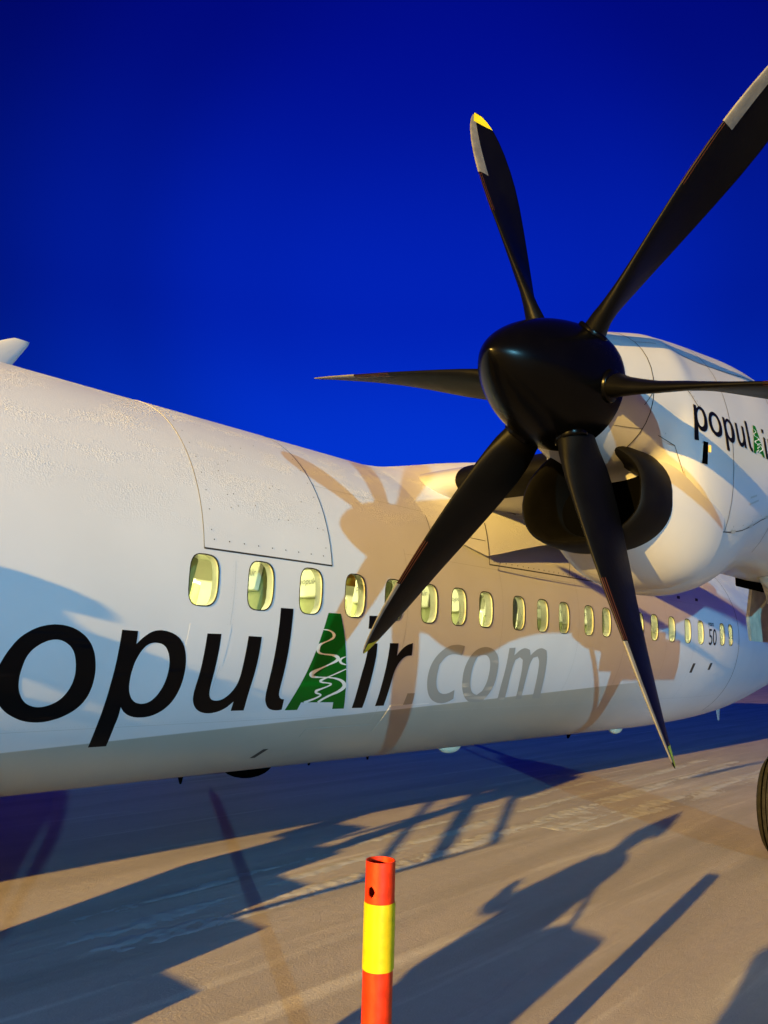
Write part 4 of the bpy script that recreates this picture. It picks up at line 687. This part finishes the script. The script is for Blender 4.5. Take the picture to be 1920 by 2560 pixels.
fseam(lin((2.65, 3.02), (3.38, 3.0), 8), .006); fseam([(3.62, 3.52), (4.0, 3.42), (4.5, 3.33), (5.0, 3.28), (5.6, 3.25)], .009)
b = MB()
for k in range(26):
    c = fair_pt(3.45+.11*k, 2.775, .005); b.add([c+Vector((.009, 0, 0)), c+Vector((0, 0, .009)), c-Vector((.009, 0, 0)), c-Vector((0, 0, .009))], [(0, 1, 2, 3)])
b.build('fastener_row', m_seam, fair, kind='stuff')
# T-tail
b = MB(); b.loft([[(xl+u*c, w*c*.11, z) for u, w in foil(28)] for xl, c, z in ((15.2, 6.4, 3.7), (17.2, 4.6, 4.6), (18.4, 3.6, 6.4), (19.0, 3.2, 7.9), (19.1, 3.1, 8.05))]); b.build('tail_fin', m_nac, airplane, angle=50)
b = MB(); b.loft([[(xl+u*c, y, 8.1+w*c*.11) for u, w in foil(28)] for y, xl, c in ((-4.6, 20.4, 1.3), (-2, 19.9, 1.8), (0, 19.5, 2.2), (2, 19.9, 1.8), (4.6, 20.4, 1.3))]); b.build('tailplane', m_nac, airplane, angle=50)
# dark green rounded lamp pod on top of the nacelle behind the blade
b = MB(); b.lathe([(-.02, .02), (-.02, .13), (0, .15), (.05, .155), (.10, .13), (.11, .02)], 'x', (3.42, HY-.02, 4.06), 28)
pod = b.build('lamp_pod', mat('pod_green', (.01, .05, .02), .4), airplane, angle=40); pod['label'] = 'dark green round pod behind the nacelle top'
b = MB(); b.lathe([(.0, .150), (-.012, .158), (.012, .165), (.03, .158)], 'x', (3.42, HY-.02, 4.06), 28); b.build('pod_rim', m_wht, pod, smooth=True)

# ------------------------------------------------------------------ landing gear
def main_gear(sg):
    yc = sg*abs(HY)
    b = MB(); b.tube([(4.48, yc, 2.7), (4.48, yc, 1.3)], .105, 20); b.tube([(4.48, yc, 1.35), (4.48, yc, .52)], .07, 20); b.tube([(4.48, yc-.36, .5), (4.48, yc+.36, .5)], .055, 16)
    b.tube([(4.48, yc, 1.5), (4.9, yc, 2.55)], .05, 12); b.tube([(4.48, yc, 1.35), (3.55, yc, 2.5)], .045, 12); b.tube([(4.02, yc, .62), (3.92, yc, .98), (4.03, yc, 1.3)], .03, 10)
    leg = b.build('gear_leg', m_metal, airplane, angle=40)
    for s in (-1, 1):
        yw = yc+s*.22; b = MB()
        b.lathe([(-.115, .27), (-.125, .34), (-.12, .41), (-.09, .452), (-.045, .475), (0, .48), (.045, .475), (.09, .452), (.12, .41), (.125, .34), (.115, .27)], 'y', (4.48, yw, .48), 56)
        ty = b.build('wheel', m_tyre, airplane, angle=50)
        b = MB(); b.lathe([(-.10, .01), (-.10, .10), (-.07, .14), (-.085, .25), (-.10, .272), (.10, .272), (.085, .25), (.07, .14), (.10, .10), (.10, .01)], 'y', (4.48, yw, .48), 40); b.build('rim', m_rim, ty, angle=35)
        b = MB()
        for g_ in (-.06, -.02, .02, .06): b.lathe([(g_-.006, .468), (g_-.004, .4785), (g_+.004, .4785), (g_+.006, .468)], 'y', (4.48, yw, .48), 56)
        b.build('tread_groove', m_dark, ty)
    for s in (-1, 1):     # bay doors
        yd = yc+s*.36; b = MB(); rings = []
        for k in range(9):
            x = 4.28-(.0)+1.9*k/8; rings.append([(x, yd, 2.52), (x, yd+s*.05, 2.2), (x, yd+s*.035, 1.98), (x, yd+s*.010, 1.975), (x, yd+s*.02, 2.2), (x, yd-s*.03, 2.52)])
        b.loft(rings); d = b.build('bay_door', m_bay, airplane, angle=40)
        for xs_ in (4.5, 5.7): b = MB(); b.tube([(xs_, yd-s*.03, 2.3), (xs_, yd-s*.2, 2.55)], .018, 8); b.build('door_strut', m_metal, d)
    b = MB(); b.box((4.15, yc, 2.52), (.95, .60, .16)); b.build('gear_bay', m_dark, airplane, bevel=.02)
    b = MB(); b.tube([(3.2, yc-.12, 2.5), (3.5, yc-.10, 2.40), (3.95, yc-.1, 2.36), (4.3, yc-.1, 2.5)], .09, 16); b.build('gear_duct', m_metal, airplane, smooth=True)
main_gear(-1); main_gear(1)
# nose gear, ahead of the frame
b = MB(); b.tube([(-9.8, 0, 1.2), (-9.8, 0, .3)], .07, 16); b.tube([(-9.8, -.2, .3), (-9.8, .2, .3)], .04, 12); b.build('gear_leg', m_metal, airplane, angle=40)
for s in (-1, 1):
    b = MB(); b.lathe([(-.08, .14), (-.09, .22), (-.05, .29), (0, .30), (.05, .29), (.09, .22), (.08, .14)], 'y', (-9.8, s*.19, .30), 40); ty = b.build('wheel', m_tyre, airplane, angle=50)
    b = MB(); b.lathe([(-.07, .01), (-.07, .15), (.07, .15), (.07, .01)], 'y', (-9.8, s*.19, .30), 32); b.build('rim', m_rim, ty, angle=35)
# starboard engine: same nacelle, spinner and propeller mirrored across the fuselage
for src in (nacelle, spinner, lip):
    c = src.copy(); COL.objects.link(c); c.parent = airplane; c.scale = (1, -1, 1)
propeller(0, -HY, HZ, .1, airplane)

# ------------------------------------------------------------------ airstair door let down ahead of the frame
SX0, SX1 = -4.25, -3.48
stair = obj('airstair', bpy.data.meshes.new('airstair'), m_nac, airplane)
noses = [(-2.87+.35*k, .746+.182*k) for k in range(-3, 4)]
prof = []
for y, z in noses: prof += [(y, z-.182), (y, z)]
prof += [(-1.62, 1.292), (-1.56, 1.02), (-1.90, .46), (-2.28, .0)]
for x in (SX0, SX1):
    b = MB(); n = len(prof); b.add([(x-.015, y, max(z, .004)) for y, z in prof]+[(x+.015, y, max(z, .004)) for y, z in prof], [tuple(range(n)), tuple(range(n, 2*n))[::-1]]+[(i, (i+1) % n, n+(i+1) % n, n+i) for i in range(n)])
    b.build('side_panel', m_nac, stair)
for y, z in noses:
    b = MB(); b.box(((SX0+SX1)/2, y+.175, z-.02), (SX1-SX0-.03, .35, .03)); b.box(((SX0+SX1)/2, y+.35, z+.08), (SX1-SX0-.03, .012, .18)); b.build('step', m_metal, stair)
for x in (SX0, SX1):
    b = MB(); b.tube([(x, -2.55, .74), (x, -2.92, 1.20), (x, -3.05, 1.37), (x, -2.6, 1.62), (x, -2.2, 1.84), (x, -1.66, 2.14)], .026, 10)
    b.tube([(x, -2.90, 1.19), (x, -2.3, 1.50), (x, -1.66, 1.84)], .024, 10); b.tube([(x, -1.95, 1.2), (x, -2.15, 1.85)], .024, 10); b.build('handrail', m_metal, stair, smooth=True)

# ------------------------------------------------------------------ seats seen through the windows
def seat_parts(root):
    rot = Matrix.Rotation(R(12), 3, 'Y')
    b = MB(); b.box((.10, 0, .78), (.10, .43, .72), rot); b.build('backrest', m_seat, root, bevel=.03, angle=40)
    b = MB(); b.box((.135, 0, 1.04), (.035, .34, .30), rot); b.box((.14, 0, 1.04), (.15, .36, .26), rot); hd = b.build('headrest_cover', m_cover, root, bevel=.012)
    cu = bpy.data.curves.new('t', 'FONT'); cu.body = 'populAir'; cu.size = .085; cu.align_x = 'CENTER'; o = bpy.data.objects.new('t', cu); COL.objects.link(o)
    bpy.context.view_layer.update(); me = bpy.data.meshes.new_from_object(o.evaluated_get(bpy.context.evaluated_depsgraph_get())); bpy.data.objects.remove(o)
    for v in me.vertices: v.co = rot @ Vector((-.082, -v.co.x, v.co.y)) + Vector((.14, 0, 1.03))
    obj('cover_print', me, m_grtxt, hd)
    b = MB(); b.box((-.16, 0, .42), (.46, .43, .12)); b.build('cushion', m_seat, root, bevel=.03, angle=40)
    for s in (-1, 1):
        b = MB(); b.box((-.10, s*.235, .58), (.40, .05, .05)); b.box((.06, s*.235, .40), (.05, .04, .36)); b.build('armrest', m_metal, root, bevel=.01)
    b = MB(); b.box((-.15, 0, .18), (.36, .30, .36)); b.build('seat_frame', m_metal, root)
nth = ['first', 'second', 'third', 'fourth', 'fifth', 'sixth', 'seventh', 'eighth', 'ninth', 'tenth', 'eleventh', 'twelfth', 'thirteenth', 'fourteenth', 'fifteenth', 'sixteenth']
seat0 = None
for side, yy in (('window', -1.12), ('far', 1.0)):
    for k in range(15):
        lab = 'green cabin seat with white headrest cover behind the port windows, %s row from the left' % nth[k] if side == 'window' else 'green cabin seat on the far side of the aisle, %s row from the left' % nth[k]
        if seat0 is None:
            s_ = thing('cabin_seat', lab, 'seat', (-.35, yy, FL), 0, 'cabin seats'); seat_parts(s_); seat0 = s_
        else:
            s_ = copy_tree(seat0); s_['label'] = lab; s_.location = (-.35+.76*k, yy, FL)

# ------------------------------------------------------------------ marker post
m_red = mat('post_red', (.66, .032, .002), .42, spec=.4, var=.28, vscale=26, bump=.12, bscale=45)
m_ylw = mat('post_yellow', (.60, .47, .003), .36, spec=.5, var=.16, vscale=30, bump=.08, bscale=30)
BX, BY = -1.54, -4.55
post = thing('marker_post', 'orange-red plastic marker post with yellow reflective band on the apron', 'marker post', (BX, BY, 0), 0)
RP = .051
def tube_wall(z0, z1, r, t, hole=None, n=64, nz=12):
    b = MB(); vs = []; fs = []
    for j in range(nz+1):
        z = z0+(z1-z0)*j/nz
        for k in range(n): a = 2*math.pi*k/n; vs.append((r*math.cos(a), r*math.sin(a), z))
    for j in range(nz+1):
        z = z0+(z1-z0)*j/nz
        for k in range(n): a = 2*math.pi*k/n; vs.append(((r-t)*math.cos(a), (r-t)*math.sin(a), z))
    m = (nz+1)*n
    inside = lambda j, k: hole and hole(2*math.pi*(k+.5)/n, z0+(z1-z0)*(j+.5)/nz)
    for j in range(nz):
        for k in range(n):
            if inside(j, k): continue
            q = (j*n+k, j*n+(k+1) % n, (j+1)*n+(k+1) % n, (j+1)*n+k); fs.append(q); fs.append(tuple(m+i for i in q[::-1]))
    for k in range(n):
        for j, s in ((0, 1), (nz, -1)):
            q = (j*n+k, m+j*n+k, m+j*n+(k+1) % n, j*n+(k+1) % n); fs.append(q if s > 0 else q[::-1])
    b.add(vs, fs); return b
ha = math.atan2(-6.4675-BY, -3.6928-BX)-.62     # the finger hole sits left of centre as seen from the apron
hole = lambda a, z: ((((a-ha+math.pi) % (2*math.pi))-math.pi)*RP/.0135)**2+((z-.963)/.017)**2 < 1
tube_wall(.925, 1.057, RP, .004, hole, 96, 40).build('top_tube', m_red, post, angle=40)
tube_wall(.715, .925, RP+.0022, .006, None, 64, 4).build('reflective_band', m_ylw, post, angle=40)
b = MB(); a0 = ha+.62+1.0
b.loft([[((RP+.0034)*math.cos(a0+.5*k/10), (RP+.0034)*math.sin(a0+.5*k/10), z) for k in range(11)] for z in (.718, .86, .922)], closed=False, cap=False); b.build('band_overlap', m_ylw, post, smooth=True)
tube_wall(.03, .715, RP, .004, None, 64, 4).build('lower_tube', m_red, post, angle=40)
b = MB(); b.lathe([(0, .17), (.03, .165), (.05, .10), (.06, .06)], 'z', (0, 0, 0), 40); b.build('rubber_foot', m_tyre, post, angle=40)
# ------------------------------------------------------------------ people on the apron to the left of the frame (their shadows fall into it)
def skin_mesh(edges, name, sub=2):
    """edges: list of chains [(x,y,z,r)...]; first vertex of the first chain is the root; chains join where points coincide"""
    vs = []; rad = []; idx = {}; es = []
    for ch in edges:
        prev = None
        for (x, y, z, r) in ch:
            k = (round(x, 3), round(y, 3), round(z, 3))
            if k not in idx: idx[k] = len(vs); vs.append((x, y, z)); rad.append(r)
            if prev is not None and prev != idx[k]: es.append((prev, idx[k]))
            prev = idx[k]
    me = bpy.data.meshes.new('sk'); me.from_pydata(vs, es, []); o = bpy.data.objects.new('sk', me); COL.objects.link(o)
    sm = o.modifiers.new('skin', 'SKIN'); sm.use_smooth_shade = True
    for i, v in enumerate(me.skin_vertices[0].data): v.radius = (rad[i], rad[i]); v.use_root = (i == 0)
    ss = o.modifiers.new('sub', 'SUBSURF'); ss.levels = sub; ss.render_levels = sub
    bpy.context.view_layer.update()
    out = bpy.data.meshes.new_from_object(o.evaluated_get(bpy.context.evaluated_depsgraph_get())); bpy.data.objects.remove(o); out.name = name
    return out
m_skin = mat('skin', (.55, .34, .25), .55); m_navy = mat('jacket_navy', (.02, .025, .05), .8, bump=.3, bscale=30); m_charc = mat('trousers_charcoal', (.03, .03, .032), .85)
m_olive = mat('jacket_olive', (.06, .06, .035), .85, bump=.3, bscale=30); m_hair = mat('hair_brown', (.05, .03, .02), .7); m_wool = mat('wool_hat', (.10, .03, .03), .9, bump=.5, bscale=60)
m_bag = mat('bag_black', (.012, .012, .013), .7); m_redj = mat('jacket_red', (.25, .02, .02), .8, bump=.3, bscale=30); m_bootl = mat('boot_leather', (.02, .015, .012), .6)
def person(label, loc, rz, H, jacket, arms, hat=None, bag=None, lean=0.0, step=0.10, group=None):
    """faces +X locally"""
    k = H/1.8; t = thing('person', label, 'person', loc, rz, group)
    P = lambda x, y, z, r: (x*k, y*k, z*k, r*k)
    hx = lean
    body = [[P(0, 0, .96, .13), P(hx*.5, 0, 1.2, .14), P(hx, 0, 1.42, .13), P(hx, 0, 1.52, .06), P(hx+.02, 0, 1.60, .075), P(hx+.025, 0, 1.70, .095), P(hx+.01, 0, 1.78, .06)]]
    jk = [[P(0, 0, .76, .205), P(0, 0, .90, .205), P(hx*.3, 0, 1.05, .19), P(hx*.6, 0, 1.25, .19), P(hx, 0, 1.42, .165), P(hx, 0, 1.52, .085)]]
    hands = []
    for s, (ex, ey, ez, wx, wy, wz) in zip((-1, 1), arms):
        sh = P(hx, s*.20, 1.42, .085); el = P(ex, s*ey, ez, .068); wr = P(wx, s*wy, wz, .05)
        body.append([P(hx, 0, 1.42, .13), sh[:3]+(.06*k,), el[:3]+(.045*k,), wr[:3]+(.03*k,)]); jk.append([P(hx, 0, 1.42, .165), sh, el, wr])
        d = (Vector(wr[:3])-Vector(el[:3])).normalized(); sd = Vector((0, s, 0)); sd = (sd-d*sd.dot(d)).normalized(); nrm = d.cross(sd)
        w0 = Vector(wr[:3]); palm = w0+d*.075*k
        chains = [[tuple(w0)+(.026*k,), tuple(w0+d*.04*k)+(.034*k,), tuple(palm)+(.03*k,)]]
        for q, ln in ((-1.5, .062), (-.5, .075), (.5, .07), (1.5, .052)):
            base = palm+sd*q*.017*k; mid_ = base+d*ln*.55*k+nrm*.010*k; tip = mid_+d*ln*.4*k+nrm*.03*k
            chains.append([tuple(palm)+(.03*k,), tuple(base)+(.011*k,), tuple(mid_)+(.0095*k,), tuple(tip)+(.008*k,)])
        tb = w0+d*.035*k-sd*.03*k; chains.append([tuple(w0+d*.04*k)+(.034*k,), tuple(tb)+(.012*k,), tuple(tb+d*.03*k-sd*.02*k)+(.010*k,), tuple(tb+d*.055*k-sd*.018*k+nrm*.012*k)+(.008*k,)])
        hands.append(chains)
    for s, st in ((-1, step), (1, -step)):
        body.append([P(0, 0, .96, .13), P(0, s*.10, .90, .10), P(st*.6+.02, s*.11, .50, .065), P(st, s*.11, .09, .045), P(st+.10, s*.12, .045, .04), P(st+.19, s*.125, .035, .03)])
    bo = obj('body', skin_mesh(body, 'body'), m_skin, t, smooth=True)
    for hc in hands: obj('hand', skin_mesh(hc, 'hand', 1), m_skin, t, smooth=True)
    obj('jacket', skin_mesh(jk, 'jacket'), jacket, t, smooth=True)
    tr = [[P(0, 0, 1.00, .175)]+[P(0, 0, .90, .185)]]
    for s, st in ((-1, step), (1, -step)): tr.append([P(0, 0, .90, .185), P(0, s*.10, .82, .125), P(st*.6+.02, s*.11, .50, .085), P(st, s*.11, .12, .07)])
    obj('trousers', skin_mesh(tr, 'trousers'), m_charc, t, smooth=True)
    for s, st in ((-1, step), (1, -step)): obj('boot', skin_mesh([[P(st, s*.11, .16, .062), P(st, s*.11, .06, .058), P(st+.10, s*.12, .05, .05), P(st+.20, s*.125, .042, .042)]], 'boot'), m_bootl, t, smooth=True)
    # face
    b = MB(); c = Vector(P(hx+.125, 0, 1.675, 0)[:3]); b.loft([[c+Vector((0, .010*k*math.cos(a)*w, 0))+Vector((o*k, 0, z*k+.006*k*math.sin(a))) for a in [2*math.pi*q/8 for q in range(8)]] for o, z, w in ((-.02, .035, .6), (.0, .015, .9), (.018, -.008, 1.5), (-.01, -.016, 1.4))]); b.build('nose', m_skin, bo, smooth=True)
    for s in (-1, 1):
        b = MB(); b.lathe([(-.010*k, .001), (-.006*k, .009*k), (.004*k, .010*k), (.010*k, .001)], 'x', P(hx+.108, s*.034, 1.70, 0)[:3], 12); b.build('eye', m_bootl, bo, smooth=True)
        b = MB(); b.lathe([(-.012*k, .001), (-.008*k, .026*k), (.008*k, .028*k), (.012*k, .001)], 'y', P(hx+.015, s*.098, 1.68, 0)[:3], 12); b.build('ear', m_skin, bo, smooth=True)
    b = MB(); b.lathe([(-.004*k, .001), (0, .020*k), (.004*k, .001)], 'x', P(hx+.112, 0, 1.625, 0)[:3], 12); b.build('mouth', m_wool, bo, smooth=True)
    hc = Vector(P(hx+.012, 0, 1.705, 0)[:3])
    b = MB(); b.lathe([(-.05*k, .109*k), (0, .116*k), (.05*k, .104*k), (.085*k, .07*k), (.105*k, .02*k)] if not hat else [(-.01*k, .120*k), (.05*k, .116*k), (.11*k, .098*k), (.17*k, .065*k), (.235*k, .03*k), (.275*k, .008*k)], 'z', hc+Vector((-.018*k, 0, 0)), 28)
    b.build('hat' if hat else 'hair', m_wool if hat else m_hair, t, smooth=True)
    if bag:
        b = MB(); b.box(P(*bag[0], 0)[:3], [q*k for q in bag[1]]); bg_ = b.build('shoulder_bag', m_bag, t, bevel=.05*k, angle=50)
        b = MB(); b.tube([P(bag[0][0], bag[0][1]*.9, bag[0][2]+bag[1][2]/2-.02, 0)[:3], P(hx-.12, .12*math.copysign(1, bag[0][1]), 1.46, 0)[:3], P(hx+.10, -.08*math.copysign(1, bag[0][1]), 1.35, 0)[:3]], .016*k, 8); b.build('bag_strap', m_bag, bg_, smooth=True)
    return t
relaxed = ((0.02, .30, 1.15, .10, .30, .90), (0.02, .30, 1.15, .10, .30, .90))
person('tall person in navy jacket and pointed wool hat carrying a bulky shoulder bag', (-3.66, -4.13, 0), R(78), 1.80, m_navy, ((0.10, .36, 1.16, .22, .26, 1.02), (.16, .34, 1.14, .30, .20, 1.18)), hat=True, bag=((-.36, .10, .84), (.36, .40, .52)), lean=.10)
person('person in olive jacket standing close to the photographer, left of the frame', (-4.35, -5.74, 0), R(70), 1.76, m_olive, relaxed, hat=None, lean=.02)
person('person in red jacket climbing the airstair into the cabin', (-3.90, -2.11, 1.112), R(90), 1.50, m_redj, ((.16, .34, 1.10, .30, .34, 1.10), (0.02, .30, 1.10, .10, .30, .86)), hat=None, lean=.06, step=.05, bag=((-.26, .0, 1.2), (.24, .34, .48)))

# ------------------------------------------------------------------ floodlight masts (behind and ahead of the photographer)
m_steel = mat('galvanised_steel', (.35, .36, .37), .5, metal=.4, var=.2, vscale=4)
def mast(label, pos, power, color, aim, size, glow):
    t = thing('floodlight_mast', label, 'floodlight mast', (pos.x, pos.y, 0), 0, None)
    d = (aim-pos).normalized(); q = d.to_track_quat('-Z', 'Y').to_matrix(); back = -d
    px, py = back.x*.9, back.y*.9
    b = MB(); b.tube([(px, py, 0), (px, py, pos.z*.5), (px, py, pos.z+1.0)], [.28, .2, .12], 16); b.build('pole', m_steel, t, smooth=True)
    b = MB(); b.box((px, py, .15), (1.1, 1.1, .3)); b.build('concrete_base', mat('mast_concrete', (.3, .3, .29), .9, var=.2), t, bevel=.03)
    hd = MB(); hd.box((0, 0, 0), (1.5, 1.1, .34), q); hd.v = [tuple(Vector(p)+Vector((0, 0, pos.z))+back*.25) for p in hd.v]; h = hd.build('lamp_head', m_steel, t, bevel=.04)
    gl = MB(); gl.box((0, 0, 0), (1.35, .95, .02), q); gl.v = [tuple(Vector(p)+Vector((0, 0, pos.z))+back*.062) for p in gl.v]
    gl.build('lamp_glass', mat('lamp_glow', (.8, .8, .8), .4, emis=color, estr=glow), h)
    a = MB(); a.tube([(px, py, pos.z+.05), (back.x*.3, back.y*.3, pos.z)], .06, 10); a.build('bracket', m_steel, t)
    ld = bpy.data.lights.new('flood_lamp', 'SPOT'); ld.energy = power; ld.color = color; ld.spot_size = R(95); ld.spot_blend = .4; ld.shadow_soft_size = size
    lo = bpy.data.objects.new('flood_lamp', ld); COL.objects.link(lo); lo.parent = t; lo.location = (0, 0, pos.z); lo.rotation_euler = d.to_track_quat('-Z', 'Y').to_euler()
mast('tall steel mast with sodium floodlight beyond the airliner nose', LAMP_A, POWER_A, COLOR_A, Vector((2, -3, 1.5)), .30, 60)
mast('steel mast with cool white floodlight behind the photographer', LAMP_B, POWER_B, COLOR_B, Vector((3, -2, 2)), .45, 25)

# ------------------------------------------------------------------ low ploughed snow ridges along the wheel tracks
from mathutils import noise
m_snow = mat('snow', (.52, .51, .53), .85, var=.2, vscale=6, bump=.25, bscale=90)
def ridge(u):     # centre lines of the ridges: y offset, width, height
    return ((-1.93+.055*u, .13, .022), (-1.62+.075*u, .10, .018), (-1.28+.085*u, .08, .014), (-2.5+.05*u, .05, .006), (-2.05-.01*u, .25, .016 if u > 4 else .0))
NX, NY = 620, 95
vs = []
for i in range(NX+1):
    x = -1.2+13.2*i/NX
    for j in range(NY+1):
        y = -2.75+2.3*j/NY; z = -.006
        for c, w, hgt in ridge(x):
            d = (y-c)/w; lump = noise.noise((x*1.1, y*9, 1.7))*.5+.5; fine_ = noise.noise((x*9, y*26, 4.2))*.35+noise.noise((x*30, y*48, 9.1))*.3
            z += hgt*math.exp(-d*d)*max(0, lump*1.25-.15+fine_)
        z += .0022*noise.noise((x*9, y*9, 2.0))
        ed = min(i, NX-i, j*2, (NY-j)*2); z -= .01*max(0, 1-ed/10)
        vs.append((x, y, z))
b = MB(); b.add(vs, [(i*(NY+1)+j, (i+1)*(NY+1)+j, (i+1)*(NY+1)+j+1, i*(NY+1)+j+1) for i in range(NX) for j in range(NY)])
me = bpy.data.meshes.new('snow_ridges'); me.from_pydata(b.v, [], b.f); me.update()
sn = obj('snow_ridges', me, m_snow, None, smooth=True, kind='stuff'); sn['label'] = 'low crumbly ridges of ploughed snow along the wheel tracks'; sn['category'] = 'snow'
